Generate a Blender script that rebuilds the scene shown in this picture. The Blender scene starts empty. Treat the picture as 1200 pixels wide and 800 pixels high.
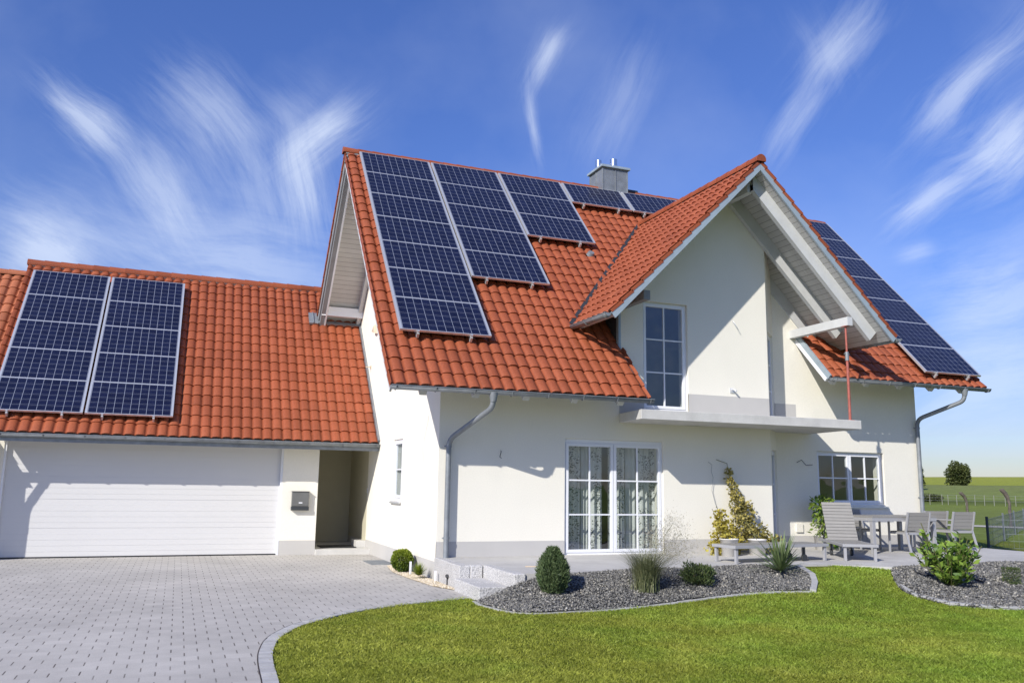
import bpy, bmesh, math, random
import numpy as np
from mathutils import Vector, Matrix
random.seed(7); rng = np.random.default_rng(11)
sc = bpy.context.scene
COL = sc.collection
R = math.radians
# ------------------------------------------------------------------ helpers
def link(o, parent=None):
    COL.objects.link(o)
    if parent is not None: o.parent = parent
    return o
def tag(o, label=None, cat=None, group=None, kind=None):
    if label: o['label'] = label
    if cat: o['category'] = cat
    if group: o['group'] = group
    if kind: o['kind'] = kind
    return o
def thing(name, label, cat, loc=(0, 0, 0), rz=0, group=None):
    o = bpy.data.objects.new(name, None); o.empty_display_size = .2
    o.location = loc; o.rotation_euler = (0, 0, rz)
    link(o); tag(o, label, cat, group)
    return o
class MB:
    """collects verts / faces / uvs / per-face random value, and makes ONE mesh object"""
    def __init__(s, M=None): s.v = []; s.f = []; s.uv = []; s.tv = []; s.sm = []; s.M = M or Matrix.Identity(4)
    def add(s, vs, fs, uvs=None, tv=None, smooth=False, M=None):
        n = len(s.v); M = M or s.M
        for p in vs: s.v.append(tuple(M @ Vector(p)))
        t = random.random() if tv is None else tv
        for f in fs:
            s.f.append([n + i for i in f]); s.tv.append(t); s.sm.append(smooth)
            s.uv.append([uvs[i] for i in f] if uvs else [(vs[i][0], vs[i][2] if abs(vs[i][2]) > 0 else vs[i][1]) for i in f])
        return s
    def box(s, x0, x1, y0, y1, z0, z1, M=None, tv=None):
        vs = [(x0, y0, z0), (x1, y0, z0), (x1, y1, z0), (x0, y1, z0), (x0, y0, z1), (x1, y0, z1), (x1, y1, z1), (x0, y1, z1)]
        return s.add(vs, [(0, 3, 2, 1), (4, 5, 6, 7), (0, 1, 5, 4), (1, 2, 6, 5), (2, 3, 7, 6), (3, 0, 4, 7)], M=M, tv=tv)
    def beam(s, a, b, w, h, up=(0, 0, 1)):
        a = Vector(a); b = Vector(b); d = (b - a).normalized(); up = Vector(up)
        x = d.cross(up).normalized(); u = x.cross(d).normalized()
        vs = []
        for p in (a, b):
            for i, j in ((-1, -1), (1, -1), (1, 1), (-1, 1)): vs.append(p + x * i * w / 2 + u * j * h / 2)
        return s.add(vs, [(0, 1, 2, 3), (7, 6, 5, 4), (0, 4, 5, 1), (1, 5, 6, 2), (2, 6, 7, 3), (3, 7, 4, 0)])
    def tube(s, pts, r, n=10, caps=True, half=False):
        pts = [Vector(p) for p in pts]; rs = r if isinstance(r, (list, tuple)) else [r] * len(pts)
        vs = []; prev = None
        for i, p in enumerate(pts):
            d = (pts[min(i + 1, len(pts) - 1)] - pts[max(i - 1, 0)]).normalized()
            if prev is None:
                ref = Vector((0, 0, 1)) if abs(d.z) < .9 else Vector((0, 1, 0))
                x = d.cross(ref).normalized()
            else: x = (prev - d * prev.dot(d)).normalized()
            prev = x; y = d.cross(x).normalized()
            for k in range(n):
                a = 2 * math.pi * k / n
                vs.append(p + (x * math.cos(a) + y * math.sin(a)) * rs[i])
        fs = []
        for i in range(len(pts) - 1):
            for k in range(n):
                fs.append((i * n + k, i * n + (k + 1) % n, (i + 1) * n + (k + 1) % n, (i + 1) * n + k))
        s.add(vs, fs, smooth=True)
        if caps:
            m = len(pts) - 1
            s.add([vs[k] for k in range(n)], [tuple(range(n))[::-1]]); s.add([vs[m * n + k] for k in range(n)], [tuple(range(n))])
        return s
    def lathe(s, prof, c=(0, 0, 0), n=20):
        vs = []; fs = []
        for r, z in prof:
            for k in range(n):
                a = 2 * math.pi * k / n; vs.append((c[0] + r * math.cos(a), c[1] + r * math.sin(a), c[2] + z))
        for i in range(len(prof) - 1):
            for k in range(n): fs.append((i * n + k, i * n + (k + 1) % n, (i + 1) * n + (k + 1) % n, (i + 1) * n + k))
        return s.add(vs, fs, smooth=True)
    def clip(s, planes):
        s.planes = planes; return s
    def build(s, name, mat, parent=None, planes=(), bevel=0, weld=False, fill=False):
        me = bpy.data.meshes.new(name)
        me.from_pydata(s.v, [], s.f)
        uvl = me.uv_layers.new(name='UVMap'); flat = [c for f in s.uv for uv in f for c in uv]
        uvl.data.foreach_set('uv', flat)
        at = me.attributes.new('tv', 'FLOAT', 'FACE'); at.data.foreach_set('value', s.tv)
        me.polygons.foreach_set('use_smooth', s.sm)
        if planes or weld:
            bm = bmesh.new(); bm.from_mesh(me)
            for co, no in planes:
                bmesh.ops.bisect_plane(bm, geom=bm.verts[:] + bm.edges[:] + bm.faces[:], plane_co=co, plane_no=no, clear_outer=True, dist=1e-5)
            if fill: bmesh.ops.holes_fill(bm, edges=bm.edges)
            if weld: bmesh.ops.remove_doubles(bm, verts=bm.verts, dist=1e-4)
            bm.to_mesh(me); bm.free()
        me.update()
        me.materials.append(mat)
        o = bpy.data.objects.new(name, me); link(o, parent)
        if bevel:
            b = o.modifiers.new('bevel', 'BEVEL'); b.width = bevel; b.segments = 2; b.limit_method = 'ANGLE'
        return o
def frame(o, u, d):      # local (u along wall, d into the wall, z up) -> world
    u = Vector(u).normalized(); d = Vector(d).normalized()
    return Matrix(((u.x, d.x, 0, o[0]), (u.y, d.y, 0, o[1]), (u.z, d.z, 1, o[2]), (0, 0, 0, 1)))
def sframe(O, U, S):     # local (u, s up-slope, n normal)
    U = Vector(U).normalized(); S = Vector(S).normalized(); N = U.cross(S)
    return Matrix(((U.x, S.x, N.x, O[0]), (U.y, S.y, N.y, O[1]), (U.z, S.z, N.z, O[2]), (0, 0, 0, 1)))
FRONT = frame((0, 0, 0), (1, 0, 0), (0, 1, 0))

# ------------------------------------------------------------------ materials
def new_mat(name):
    m = bpy.data.materials.new(name); m.use_nodes = True
    nt = m.node_tree; b = nt.nodes['Principled BSDF']
    return m, nt, b
def N(nt, typ, **k):
    n = nt.nodes.new(typ)
    for a, v in k.items(): setattr(n, a, v)
    return n
def mth(nt, op, a, b=None, c=None, clamp=False):
    n = nt.nodes.new('ShaderNodeMath'); n.operation = op; n.use_clamp = clamp
    for i, x in enumerate((a, b, c)):
        if x is None: continue
        if isinstance(x, (int, float)): n.inputs[i].default_value = x
        else: nt.links.new(x, n.inputs[i])
    return n.outputs[0]
def mixc(nt, fac, a, b, mode='MIX'):
    n = nt.nodes.new('ShaderNodeMix'); n.data_type = 'RGBA'; n.blend_type = mode
    for i, x in ((0, fac), (6, a), (7, b)):
        if isinstance(x, (int, float)): n.inputs[i].default_value = x
        elif isinstance(x, tuple): n.inputs[i].default_value = (*x[:3], 1)
        else: nt.links.new(x, n.inputs[i])
    return n.outputs[2]
def ramp(nt, x, stops):
    n = nt.nodes.new('ShaderNodeValToRGB'); e = n.color_ramp.elements
    while len(e) < len(stops): e.new(.5)
    for i, (p, c) in enumerate(stops): e[i].position = p; e[i].color = (*c, 1) if isinstance(c, tuple) else (c, c, c, 1)
    nt.links.new(x, n.inputs[0]); return n.outputs[0]
def noise(nt, scale, detail=4, vec=None, rough=.55, dist=0):
    n = N(nt, 'ShaderNodeTexNoise'); n.inputs['Scale'].default_value = scale; n.inputs['Detail'].default_value = detail
    n.inputs['Roughness'].default_value = rough; n.inputs['Distortion'].default_value = dist
    if vec is None: vec = N(nt, 'ShaderNodeNewGeometry').outputs['Position']
    nt.links.new(vec, n.inputs['Vector']); return n.outputs['Fac']
def bump(nt, b, h, dist=.01, strength=1):
    n = N(nt, 'ShaderNodeBump'); n.inputs['Distance'].default_value = dist; n.inputs['Strength'].default_value = strength
    nt.links.new(h, n.inputs['Height']); nt.links.new(n.outputs[0], b.inputs['Normal'])
def basic(name, col, rough=.6, metal=0, var=.12, scale=3, bscale=0, bdist=.002, tvar=0, spec=.5, fine=0, coat=0):
    m, nt, b = new_mat(name)
    b.inputs['Roughness'].default_value = rough; b.inputs['Metallic'].default_value = metal
    b.inputs['Specular IOR Level'].default_value = spec; b.inputs['Coat Weight'].default_value = coat
    n = noise(nt, scale, 5)
    lo = tuple(c * (1 - var) for c in col); hi = tuple(min(1, c * (1 + var * .7)) for c in col)
    c = ramp(nt, n, [(.3, lo), (.7, hi)])
    if fine:
        c = mixc(nt, 1.0, c, ramp(nt, noise(nt, 60, 3), [(.3, 1 - fine), (.7, 1.0)]), 'MULTIPLY')
    if tvar:
        a = N(nt, 'ShaderNodeAttribute'); a.attribute_name = 'tv'
        c = mixc(nt, 1.0, c, ramp(nt, a.outputs['Fac'], [(0, 1 - tvar), (1, 1.0)]), 'MULTIPLY')
    nt.links.new(c, b.inputs['Base Color'])
    if bscale: bump(nt, b, noise(nt, bscale, 3), bdist)
    return m
M = {}
M['stucco'] = basic('stucco', (.83, .80, .705), .95, var=.025, scale=.8, bscale=160, bdist=.0025, spec=.2)
def weather(m):
    nt = m.node_tree; b = nt.nodes['Principled BSDF']; src = b.inputs['Base Color'].links[0].from_socket
    g = N(nt, 'ShaderNodeNewGeometry'); mp = N(nt, 'ShaderNodeMapping'); mp.inputs['Scale'].default_value = (1.2, 1.2, .35); nt.links.new(g.outputs['Position'], mp.inputs[0])
    st = ramp(nt, noise(nt, 1.0, 6, mp.outputs[0]), [(.40, .985), (.6, 1.0)])
    fine = ramp(nt, noise(nt, 45, 4), [(.3, .94), (.7, 1.0)])
    c = mixc(nt, 1.0, mixc(nt, 1.0, src, st, 'MULTIPLY'), fine, 'MULTIPLY'); nt.links.new(c, b.inputs['Base Color'])
weather(M['stucco'])
M['stucco_grey'] = basic('stucco_grey', (.50, .487, .465), .9, var=.04, scale=1.5, bscale=160, bdist=.0025, spec=.2)
M['inner'] = basic('inner_plaster', (.45, .43, .39), .9)
M['garage_white'] = basic('garage_white', (.64, .635, .625), .45, var=.015, scale=1)
M['white'] = basic('white_pvc', (.78, .79, .82), .35, var=.02, scale=2)
M['zinc'] = basic('zinc', (.25, .27, .29), .5, metal=.35, var=.2, scale=6)
M['steelblue'] = basic('verge_metal', (.36, .43, .48), .5, metal=.25, var=.1, scale=4)
M['darkmetal'] = basic('dark_metal', (.05, .055, .06), .5, metal=.3)
M['clad'] = basic('slate_cladding', (.045, .05, .06), .45, var=.2)
M['alu'] = basic('aluminium', (.72, .73, .74), .35, metal=.6, var=.03)
M['steel'] = basic('stainless', (.75, .75, .75), .22, metal=1, var=.03)
M['timber'] = basic('painted_timber', (.55, .56, .565), .55, var=.06, scale=5)
M['concrete'] = basic('slab_concrete', (.58, .57, .54), .85, var=.12, scale=3, bscale=50, fine=.1)
M['red'] = basic('red_steel', (.36, .10, .075), .6, var=.3, scale=14)
M['black'] = basic('black_plastic', (.02, .02, .022), .5)
M['anth'] = basic('anthracite', (.045, .055, .07), .5)
M['boxgrey'] = basic('letterbox_grey', (.17, .17, .165), .35, metal=.3)
M['pot'] = basic('white_pot', (.75, .73, .69), .6, var=.05)
M['slat'] = basic('furniture_slat', (.275, .265, .245), .6, tvar=.12, var=.05, scale=8)
M['fframe'] = basic('furniture_frame', (.37, .37, .38), .4, metal=.15, var=.03)
M['soil'] = basic('soil', (.05, .04, .03), .95, var=.4, scale=9, bscale=40, bdist=.02)
M['bark'] = basic('bark', (.10, .075, .05), .9, var=.4, scale=20, bscale=30, bdist=.02)
M['wood_old'] = basic('weathered_wood', (.12, .10, .08), .9, var=.4, scale=8, bscale=30)
M['stem'] = basic('stem', (.12, .12, .04), .8)
M['tan'] = basic('tan_paint', (.55, .45, .33), .8)

def tile_mat(name, base, tv=.22):
    m, nt, b = new_mat(name)
    a = N(nt, 'ShaderNodeAttribute'); a.attribute_name = 'tv'
    c0 = ramp(nt, a.outputs['Fac'], [(0, tuple(x * (1 - tv * .8) for x in base)), (.5, base), (1, (base[0] * 1.10, base[1] * 1.16, base[2] * 1.2))])
    n1 = noise(nt, 1.1, 5); c1 = mixc(nt, 1.0, c0, ramp(nt, n1, [(.3, .86), (.7, 1.0)]), 'MULTIPLY')
    n2 = noise(nt, 35, 5); c2 = mixc(nt, 1.0, c1, ramp(nt, n2, [(.35, .80), (.62, 1.0)]), 'MULTIPLY')
    sp = noise(nt, 120, 2); c3 = mixc(nt, ramp(nt, sp, [(.70, 0.), (.78, .15)]), c2, (.55, .45, .38))
    nt.links.new(c3, b.inputs['Base Color'])
    b.inputs['Roughness'].default_value = .55; b.inputs['Specular IOR Level'].default_value = .32
    bump(nt, b, n2, .0015)
    return m
M['tile'] = tile_mat('clay_tile', (.345, .090, .038))
M['tile_old'] = tile_mat('clay_tile_worn', (.45, .15, .07), .3)
def board_mat(name, col, period, axis):
    m, nt, b = new_mat(name)
    uv = N(nt, 'ShaderNodeUVMap'); sp = N(nt, 'ShaderNodeSeparateXYZ'); nt.links.new(uv.outputs[0], sp.inputs[0])
    t = mth(nt, 'DIVIDE', sp.outputs[axis], period); fr = mth(nt, 'FRACT', t)
    g = mth(nt, 'LESS_THAN', fr, .075)
    wn = N(nt, 'ShaderNodeTexWhiteNoise'); wn.noise_dimensions = '1D'; nt.links.new(mth(nt, 'FLOOR', t), wn.inputs['W'])
    c = mixc(nt, 1.0, col, ramp(nt, wn.outputs[0], [(0, .90), (1, 1.0)]), 'MULTIPLY')
    c = mixc(nt, 1.0, c, ramp(nt, noise(nt, 5, 4), [(.3, .92), (.7, 1.0)]), 'MULTIPLY')
    c = mixc(nt, g, c, tuple(x * .35 for x in col))
    nt.links.new(c, b.inputs['Base Color']); b.inputs['Roughness'].default_value = .6
    return m
M['greyboard'] = basic('grey_board', (.24, .245, .25), .6)
M['soffit'] = board_mat('soffit_boards', (.52, .515, .50), .135, 1)
def panel_mat():
    m, nt, b = new_mat('solar_cells')
    uv = N(nt, 'ShaderNodeUVMap'); sp = N(nt, 'ShaderNodeSeparateXYZ'); nt.links.new(uv.outputs[0], sp.inputs[0])
    def line(x, period, w):
        f = mth(nt, 'FRACT', mth(nt, 'DIVIDE', x, period)); d = mth(nt, 'ABSOLUTE', mth(nt, 'SUBTRACT', f, .5))
        return mth(nt, 'GREATER_THAN', d, .5 - w / period / 2)
    cx = sp.outputs[0]; cy = sp.outputs[1]; P = .159
    l1 = line(cx, P, .008); l2 = line(cy, P, .006)
    f2 = mth(nt, 'ABSOLUTE', mth(nt, 'SUBTRACT', mth(nt, 'FRACT', mth(nt, 'MULTIPLY', mth(nt, 'DIVIDE', cy, P), 2)), .5))
    l3 = mth(nt, 'LESS_THAN', f2, .022)
    ln = mth(nt, 'MAXIMUM', mth(nt, 'MULTIPLY', l1, .6), mth(nt, 'MAXIMUM', mth(nt, 'MULTIPLY', l2, .38), mth(nt, 'MULTIPLY', l3, .16)))
    cell = N(nt, 'ShaderNodeCombineXYZ'); nt.links.new(mth(nt, 'FLOOR', mth(nt, 'DIVIDE', cx, P)), cell.inputs[0]); nt.links.new(mth(nt, 'FLOOR', mth(nt, 'DIVIDE', cy, P)), cell.inputs[1])
    oi = N(nt, 'ShaderNodeObjectInfo'); nt.links.new(mth(nt, 'MULTIPLY', oi.outputs['Random'], 50), cell.inputs[2])
    wn = N(nt, 'ShaderNodeTexWhiteNoise'); nt.links.new(cell.outputs[0], wn.inputs['Vector'])
    vor = N(nt, 'ShaderNodeTexVoronoi'); vor.inputs['Scale'].default_value = 55; nt.links.new(uv.outputs[0], vor.inputs['Vector'])
    c = mixc(nt, wn.outputs[0], (.0045, .006, .022), (.008, .011, .036))
    c = mixc(nt, mth(nt, 'MULTIPLY', vor.outputs['Color'], .35), c, (.010, .014, .055))
    c = mixc(nt, ln, c, (.42, .46, .56))
    nt.links.new(c, b.inputs['Base Color']); b.inputs['Roughness'].default_value = .3
    b.inputs['Specular IOR Level'].default_value = .2
    b.inputs['Coat Weight'].default_value = .25; b.inputs['Coat Roughness'].default_value = .06
    return m
M['cells'] = panel_mat()
def glass_mat():
    m = bpy.data.materials.new('window_glass'); m.use_nodes = True; nt = m.node_tree; nt.nodes.clear()
    out = N(nt, 'ShaderNodeOutputMaterial'); t = N(nt, 'ShaderNodeBsdfTransparent'); t.inputs[0].default_value = (.82, .85, .84, 1)
    g = N(nt, 'ShaderNodeBsdfGlossy'); g.inputs['Roughness'].default_value = .015; g.inputs[0].default_value = (.9, .92, .95, 1)
    ge = N(nt, 'ShaderNodeNewGeometry'); dp = N(nt, 'ShaderNodeVectorMath'); dp.operation = 'DOT_PRODUCT'; nt.links.new(ge.outputs['Incoming'], dp.inputs[0]); nt.links.new(ge.outputs['Normal'], dp.inputs[1])
    fr = mth(nt, 'MULTIPLY_ADD', mth(nt, 'POWER', mth(nt, 'SUBTRACT', 1, mth(nt, 'ABSOLUTE', dp.outputs['Value'])), 4.0), .86, .14, clamp=True)     # double glazing, same from both sides
    mx = N(nt, 'ShaderNodeMixShader'); nt.links.new(fr, mx.inputs[0]); nt.links.new(t.outputs[0], mx.inputs[1]); nt.links.new(g.outputs[0], mx.inputs[2])
    bp = N(nt, 'ShaderNodeBump'); bp.inputs['Distance'].default_value = .004; nt.links.new(noise(nt, 2.2, 1), bp.inputs['Height']); nt.links.new(bp.outputs[0], g.inputs['Normal'])
    nt.links.new(mx.outputs[0], out.inputs[0]); return m
M['glass'] = glass_mat()
def curtain_mat():
    m, nt, b = new_mat('patterned_curtain')
    uv = N(nt, 'ShaderNodeUVMap')
    v = N(nt, 'ShaderNodeTexVoronoi'); v.inputs['Scale'].default_value = 34; nt.links.new(uv.outputs[0], v.inputs['Vector'])
    v2 = N(nt, 'ShaderNodeTexVoronoi'); v2.inputs['Scale'].default_value = 5; nt.links.new(uv.outputs[0], v2.inputs['Vector'])
    d = mth(nt, 'MULTIPLY', mth(nt, 'LESS_THAN', v.outputs['Distance'], .40), mth(nt, 'LESS_THAN', v2.outputs['Distance'], .62))
    c = mixc(nt, d, (.66, .67, .65), (.13, .14, .14))
    nt.links.new(c, b.inputs['Base Color']); b.inputs['Roughness'].default_value = .9
    return m
M['curtain'] = curtain_mat()
def paving_mat(name, w, l, col, dark, off=.5, jw=.012, jx=.5, joff=0):
    m, nt, b = new_mat(name)
    g = N(nt, 'ShaderNodeNewGeometry'); sp = N(nt, 'ShaderNodeSeparateXYZ'); nt.links.new(g.outputs['Position'], sp.inputs[0])
    yy = mth(nt, 'DIVIDE', sp.outputs[1], l); row = mth(nt, 'FLOOR', yy); fy = mth(nt, 'FRACT', yy)
    xx = mth(nt, 'ADD', mth(nt, 'DIVIDE', sp.outputs[0], w), mth(nt, 'MULTIPLY', mth(nt, 'MODULO', mth(nt, 'ABSOLUTE', row), 2), off)); fx = mth(nt, 'FRACT', xx)
    jv = mth(nt, 'LESS_THAN', mth(nt, 'SUBTRACT', .5, mth(nt, 'ABSOLUTE', mth(nt, 'SUBTRACT', fx, .5))), jw / w / 2)
    inner = mth(nt, 'GREATER_THAN', mth(nt, 'SUBTRACT', .5, mth(nt, 'ABSOLUTE', mth(nt, 'SUBTRACT', fy, .5))), .13)
    jh = mth(nt, 'LESS_THAN', mth(nt, 'SUBTRACT', .5, mth(nt, 'ABSOLUTE', mth(nt, 'SUBTRACT', fy, .5))), jw / l / 2 * .5)
    cid = N(nt, 'ShaderNodeCombineXYZ'); nt.links.new(mth(nt, 'FLOOR', xx), cid.inputs[0]); nt.links.new(row, cid.inputs[1])
    wn = N(nt, 'ShaderNodeTexWhiteNoise'); nt.links.new(cid.outputs[0], wn.inputs['Vector'])
    c = mixc(nt, 1.0, col, ramp(nt, wn.outputs[0], [(0, .93), (.95, 1.0), (1, 1.06)]), 'MULTIPLY')
    c = mixc(nt, 1.0, c, ramp(nt, noise(nt, .55, 6), [(.3, .84), (.7, 1.07)]), 'MULTIPLY')
    c = mixc(nt, 1.0, c, ramp(nt, noise(nt, 4, 6), [(.36, .93), (.6, 1.0)]), 'MULTIPLY')
    c = mixc(nt, 1.0, c, ramp(nt, noise(nt, 90, 3), [(.3, .86), (.7, 1.05)]), 'MULTIPLY')
    # some joints are wider / mossier than others
    wn2 = N(nt, 'ShaderNodeTexWhiteNoise'); o2 = N(nt, 'ShaderNodeVectorMath'); o2.inputs[1].default_value = (7.3, 2.1, 5); nt.links.new(cid.outputs[0], o2.inputs[0]); nt.links.new(o2.outputs[0], wn2.inputs['Vector'])
    k = mth(nt, 'MULTIPLY', mth(nt, 'MULTIPLY', jv, inner), mth(nt, 'ADD', .45, mth(nt, 'MULTIPLY', wn2.outputs[0], .5)))
    k = mth(nt, 'MAXIMUM', k, mth(nt, 'MULTIPLY', jh, jx))
    k = mth(nt, 'MAXIMUM', k, mth(nt, 'MULTIPLY', jv, .12))
    c = mixc(nt, k, c, dark)
    nt.links.new(c, b.inputs['Base Color']); b.inputs['Roughness'].default_value = .85; b.inputs['Specular IOR Level'].default_value = .3
    h = mth(nt, 'SUBTRACT', mth(nt, 'MULTIPLY', noise(nt, 70, 3), .25), k)
    bump(nt, b, h, .003)
    return m
M['paving'] = paving_mat('paving', .24, .20, (.51, .487, .45), (.08, .07, .06), jw=.012, jx=.10)
M['terrace'] = paving_mat('terrace_slabs', .8, .4, (.54, .525, .495), (.25, .24, .23), jw=.006, jx=.5)
M['kerb'] = basic('kerb_stone', (.47, .465, .455), .85, var=.12, scale=8, tvar=.2, bscale=60)
def granite_mat():
    m, nt, b = new_mat('granite')
    c = ramp(nt, noise(nt, 95, 3), [(.36, (.16, .16, .16)), (.46, (.50, .49, .48)), (.62, (.62, .61, .59))])
    c = mixc(nt, 1.0, c, ramp(nt, noise(nt, 2, 3), [(.3, .85), (.7, 1.05)]), 'MULTIPLY')
    nt.links.new(c, b.inputs['Base Color']); b.inputs['Roughness'].default_value = .8; bump(nt, b, noise(nt, 30, 4), .012)
    return m
M['granite'] = granite_mat()
def stone_mat(name, stops):
    m, nt, b = new_mat(name); a = N(nt, 'ShaderNodeAttribute'); a.attribute_name = 'tv'
    c = ramp(nt, a.outputs['Fac'], stops); nt.links.new(c, b.inputs['Base Color']); b.inputs['Roughness'].default_value = .7
    return m
M['gravel'] = stone_mat('basalt_gravel', [(0, (.045, .045, .043)), (.4, (.125, .122, .115)), (.72, (.23, .225, .205)), (.92, (.38, .35, .29)), (1, (.55, .53, .48))])
M['pebble'] = stone_mat('cream_pebbles', [(0, (.50, .40, .27)), (.5, (.68, .59, .44)), (1, (.85, .80, .70))])
def leaf_mat(name, a, b_, rough=.5, trans=.25):
    m, nt, b = new_mat(name); at = N(nt, 'ShaderNodeAttribute'); at.attribute_name = 'tv'
    c = ramp(nt, at.outputs['Fac'], [(0, a), (1, b_)])
    if name == 'lawn_blade':      # drier, yellower turf in patches and towards the drive
        g_ = N(nt, 'ShaderNodeNewGeometry'); sp_ = N(nt, 'ShaderNodeSeparateXYZ'); nt.links.new(g_.outputs['Position'], sp_.inputs[0])
        t_ = mth(nt, 'ADD', mth(nt, 'MULTIPLY', sp_.outputs[0], -.07), mth(nt, 'MULTIPLY', noise(nt, .9, 5), 1.7))
        c = mixc(nt, 1.0, c, ramp(nt, t_, [(.35, (.76, .98, .8)), (.95, (1.0, .98, 1.0))]), 'MULTIPLY')
        c = mixc(nt, 1.0, c, ramp(nt, noise(nt, 3.5, 4), [(.35, .84), (.65, 1.08)]), 'MULTIPLY')
    nt.links.new(c, b.inputs['Base Color']); b.inputs['Roughness'].default_value = rough
    b.inputs['Specular IOR Level'].default_value = .35
    if trans:
        t = N(nt, 'ShaderNodeBsdfTranslucent'); nt.links.new(c, t.inputs[0]); mx = N(nt, 'ShaderNodeMixShader'); mx.inputs[0].default_value = trans
        nt.links.new(b.outputs[0], mx.inputs[1]); nt.links.new(t.outputs[0], mx.inputs[2]); nt.links.new(mx.outputs[0], nt.nodes['Material Output'].inputs[0])
    return m
M['leaf_conifer'] = leaf_mat('conifer_leaf', (.045, .085, .035), (.16, .21, .09), trans=.1)
M['leaf_vine'] = leaf_mat('vine_leaf', (.26, .20, .03), (.56, .50, .10))
M['leaf_vine2'] = leaf_mat('vine_leaf_mixed', (.14, .14, .04), (.50, .42, .13))
M['leaf_laurel'] = leaf_mat('laurel_leaf', (.05, .12, .02), (.28, .40, .07), rough=.35)
M['leaf_pot'] = leaf_mat('potted_leaf', (.05, .13, .02), (.26, .34, .06), rough=.4)
M['leaf_box'] = leaf_mat('box_leaf', (.045, .09, .01), (.30, .36, .03), trans=.15)
M['leaf_dark'] = leaf_mat('dark_leaf', (.035, .065, .02), (.12, .15, .055), trans=.1)
M['leaf_yucca'] = leaf_mat('yucca_leaf', (.08, .13, .05), (.24, .30, .13), trans=.1)
M['leaf_grass'] = leaf_mat('ornamental_grass', (.07, .095, .04), (.26, .27, .14), trans=.15)
M['leaf_seed'] = leaf_mat('seed_heads', (.34, .31, .22), (.60, .56, .45), trans=.4)
M['leaf_tree'] = leaf_mat('far_tree_leaf', (.030, .048, .014), (.10, .115, .035), trans=.1)
M['blade'] = leaf_mat('lawn_blade', (.19, .235, .018), (.60, .64, .115), rough=.55, trans=.42)

# ------------------------------------------------------------------ calibrated dimensions
OX, OY, ZE, AL, YR = 1.138, 1.033, 3.261, .8144, 4.778
ZR = ZE + (YR + OY) * math.tan(AL)
SLEN = (YR + OY) / math.cos(AL)
XEND = 13.05
GY, GZ, GA, GYR = 4.834, 2.553, .8268, 8.831
GZR = GZ + (GYR - GY) * math.tan(GA); GLEN = (GYR - GY) / math.cos(GA)
XC, ZC, BL, BR, WL, WR, FO = 6.21, 8.20, .786, .793, 3.41, 3.32, 1.17
ca, sa, ta = math.cos(AL), math.sin(AL), math.tan(AL)
MAIN = sframe((0, -OY, ZE), (1, 0, 0), (0, ca, sa))
GAR = sframe((0, GY, GZ), (1, 0, 0), (0, math.cos(GA), math.sin(GA)))
REAR = sframe((0, 2 * YR + OY, ZE), (-1, 0, 0), (0, -ca, sa))
GARB = sframe((0, 2 * GYR - GY, GZ), (-1, 0, 0), (0, -math.cos(GA), math.sin(GA)))
zl = ZC - WL * math.tan(BL); zr = ZC - WR * math.tan(BR)
GL = sframe((XC - WL, 0, zl), (0, -1, 0), (math.cos(BL), 0, math.sin(BL)))      # u = -Y
GR = sframe((XC + WR, 0, zr), (0, 1, 0), (-math.cos(BR), 0, math.sin(BR)))      # u = +Y
TW, TL = .215, .33
# ------------------------------------------------------------------ tiles
PROF = [(0, -.014), (.05, .002), (.13, .016), (.25, .024), (.4, .028), (.56, .027), (.7, .020), (.8, .004), (.88, -.012), (.95, -.017), (1.03, -.0135)]
def tile_field(mb, x0, x1, s0, s1, Mx, wave=TW, row=TL, amp=1.12, lift=-.032):
    k0 = math.floor(s0 / row + 1e-6); k1 = math.ceil(s1 / row - 1e-6); i0 = math.floor(x0 / wave + 1e-6); i1 = math.ceil(x1 / wave - 1e-6)
    for k in range(k0, k1):
        sa_, sb = k * row, (k + 1) * row + .02
        if k == k1 - 1: sb = min(sb, s1)
        sa_ = max(sa_, s0)
        for i in range(i0, i1):
            jt = random.gauss(0, .0022); js = random.gauss(0, .002); tv = min(1, max(0, random.gauss(.5, .2)))
            if random.random() < .03: tv = random.random()
            tilt = random.gauss(0, .0018)
            vs = []; uv = []
            P = [(max(x0, min(x1, (i + p) * wave)), h * amp + tilt * (p - .5)) for p, h in PROF]
            for x, h in P: vs.append((x, sa_ + js - .010 * h / .033, lift + .030 + h + jt))
            for x, h in P: vs.append((x, sa_ + js + .02, lift + .033 + h + jt))
            for x, h in P: vs.append((x, sb + js, lift + .002 + h + jt))
            n = len(P); fs = []
            for j in range(n - 1):
                if abs(vs[j + 1][0] - vs[j][0]) < 1e-5: continue
                fs += [(j, j + 1, n + j + 1, n + j), (n + j, n + j + 1, 2 * n + j + 1, 2 * n + j)]
            mb.add(vs, fs, uvs=[(v[0], v[1]) for v in vs], tv=tv, smooth=True, M=Mx)
            lp = [(x, sa_ + js - .010 * h / .033, lift + .030 + h + jt) for x, h in P] + [(x, sa_ + js + .002, lift - .004 + h + jt) for x, h in P]
            mb.add(lp, [(n + j, n + j + 1, j + 1, j) for j in range(n - 1) if abs(lp[j + 1][0] - lp[j][0]) > 1e-5], uvs=[(v[0], v[1]) for v in lp], tv=tv * .8, M=Mx)
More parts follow.
